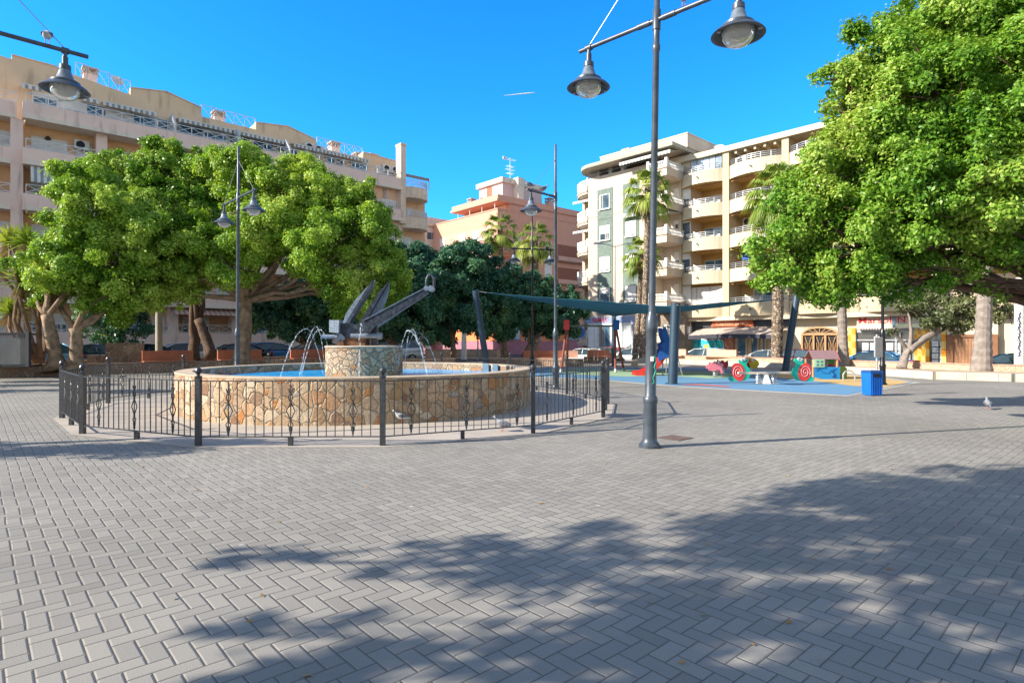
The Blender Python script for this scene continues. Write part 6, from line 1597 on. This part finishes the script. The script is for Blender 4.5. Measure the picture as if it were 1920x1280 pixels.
mh = mb.build('manhole_cover', mat('cover_rust', (.16, .11, .095), .8, .2, var=.3, scale=10), None, loc=(q.x, q.y, .003), rot=(0, 0, R(42))); tag(mh, 'rusty square access cover in the paving beside the near lamp', 'manhole cover')
PG = mat('pigeon_grey', (.25, .26, .29), .7, var=.35, scale=18); PGP = mat('pigeon_pale', (.52, .52, .53), .7, var=.2, scale=18); LEG = mat('pigeon_leg', (.45, .15, .12), .6); BEAK = mat('beak_grey', (.12, .11, .11), .5)
def pigeon(loc, rz, label, m_=None, s=1.0, up=0.0):
    o = empty('pigeon', label, 'pigeon', loc, rz, 'pigeons of the square'); m_ = m_ or PG
    sp = [(-.19, .10, .012, .030), (-.14, .105, .018, .034), (-.09, .115, .038, .045), (-.03, .13, .058, .062), (.03, .142, .064, .062), (.075, .162, .052, .048), (.10, .195, .034, .030), (.112, .222, .027, .024), (.125, .240, .026, .026), (.142, .246, .024, .024), (.158, .243, .014, .014), (.164, .241, .004, .004)]
    mb = MB(); vs = []; K = 12
    for x, z, rz_, ry in sp:
        for k in range(K): a = 2 * math.pi * k / K; vs.append((x * s, ry * s * math.cos(a), (z + rz_ * math.sin(a)) * s))
    fs = [(i * K + k, i * K + (k + 1) % K, (i + 1) * K + (k + 1) % K, (i + 1) * K + k) for i in range(len(sp) - 1) for k in range(K)] + [tuple(range(K)), tuple((len(sp) - 1) * K + k for k in range(K))]
    mb.add(vs, fs); mb.build('body', m_, o, smooth=2)
    for q in (-1, 1):
        mb = MB(); mb.poly([(x * s, q * y * s, z * s) for x, y, z in ((.07, .05, .16), (.02, .066, .18), (-.06, .06, .165), (-.16, .03, .115), (-.09, .058, .125), (.02, .068, .12))], (0, q * .008 * s, 0)); mb.build('wing', mat('wing_grey', (.14, .15, .17), .7), o)
        mb = MB(); mb.tube([(.0, q * .022 * s, .085 * s), (.0, q * .022 * s, .004)], .005 * s, 5)
        for f in (-.5, 0, .5): mb.tube([(.0, q * .022 * s, .005), (.035 * s * math.cos(f), (q * .022 + .03 * math.sin(f)) * s, .004)], .004 * s, 4)
        mb.build('leg', LEG, o)
    mb = MB(); mb.tube([(.155 * s, 0, .243 * s), (.185 * s, 0, .236 * s)], [.008 * s, .002], 6); mb.build('beak', BEAK, o)
    return o
pigeon(G(752, 794), R(200), 'pale grey pigeon standing at the foot of the stone basin inside the fence', PGP)
pigeon(G(942, 809), R(160), 'dark pigeon pecking by the front fence panel near the corner post')
pigeon(G(1852, 767), R(60), 'pigeon on the paving at the edge of the tree shade on the right')
pigeon((-7.18, 9.225, 6.06 + .033), R(120), 'fluffed pale pigeon sitting on the lamp arm at the left border', PGP)
bl = Vector(G(1218, 838)); v_ = Vector((math.cos(AR), math.sin(AR), 0)); pp_ = bl + v_ * .42 + Vector((.10, 0, 6.06 + .034)); pigeon(pp_, AR + R(90), 'pale pigeon sitting on the arm of the tall near lamp', PGP)
d = d3; b3_ = Vector(((1041.5 - 960) / F * d, d, 0)); v3 = Vector((math.cos(R(225)), math.sin(R(225)), 0))
pigeon(b3_ + v3 * 1.24 + Vector((0, 0, 6.095)), R(200), 'pigeon at the outer tip of the single lamp arm'); pigeon(b3_ + v3 * .55 + Vector((0, 0, 6.095)), R(30), 'pigeon in the middle of the single lamp arm')
# fallen leaves near the camera
rl_ = np.random.default_rng(4); V = []
LFB = leafmat('fallen_leaf', [(0, (.30, .13, .03)), (1, (.5, .33, .08))], .1)
for i in range(70):
    y = rl_.uniform(2.6, 12); x = rl_.uniform(-.8 * y, .8 * y); a = rl_.uniform(0, 6.28); l = rl_.uniform(.015, .03)
    t = Vector((math.cos(a), math.sin(a), 0)) * l; s = Vector((-t.y, t.x, 0)) * .45; c = Vector((x, y, .006))
    V += [c - t, c + s + Vector((0, 0, .006)), c + t + Vector((0, 0, .004)), c - s]
struct(quads('fallen_leaves', np.array([tuple(v) for v in V]), LFB), 'stuff', 'small dry leaves scattered over the paving', 'leaves')
# vapour trail high in the sky
a = PD(945, 179.5, 3000); b = PD(1003, 174, 3000); mb = MB(); mb.tube([a, a.lerp(b, .4), a.lerp(b, .8), b], [1, 2.2, 2.8, 1], 6)
tr_ = mb.build('vapour_trail', mat('vapour', (.8, .8, .8), 1.0), None); struct(tr_, 'stuff', 'thin white vapour trail in the blue sky', 'vapour trail')
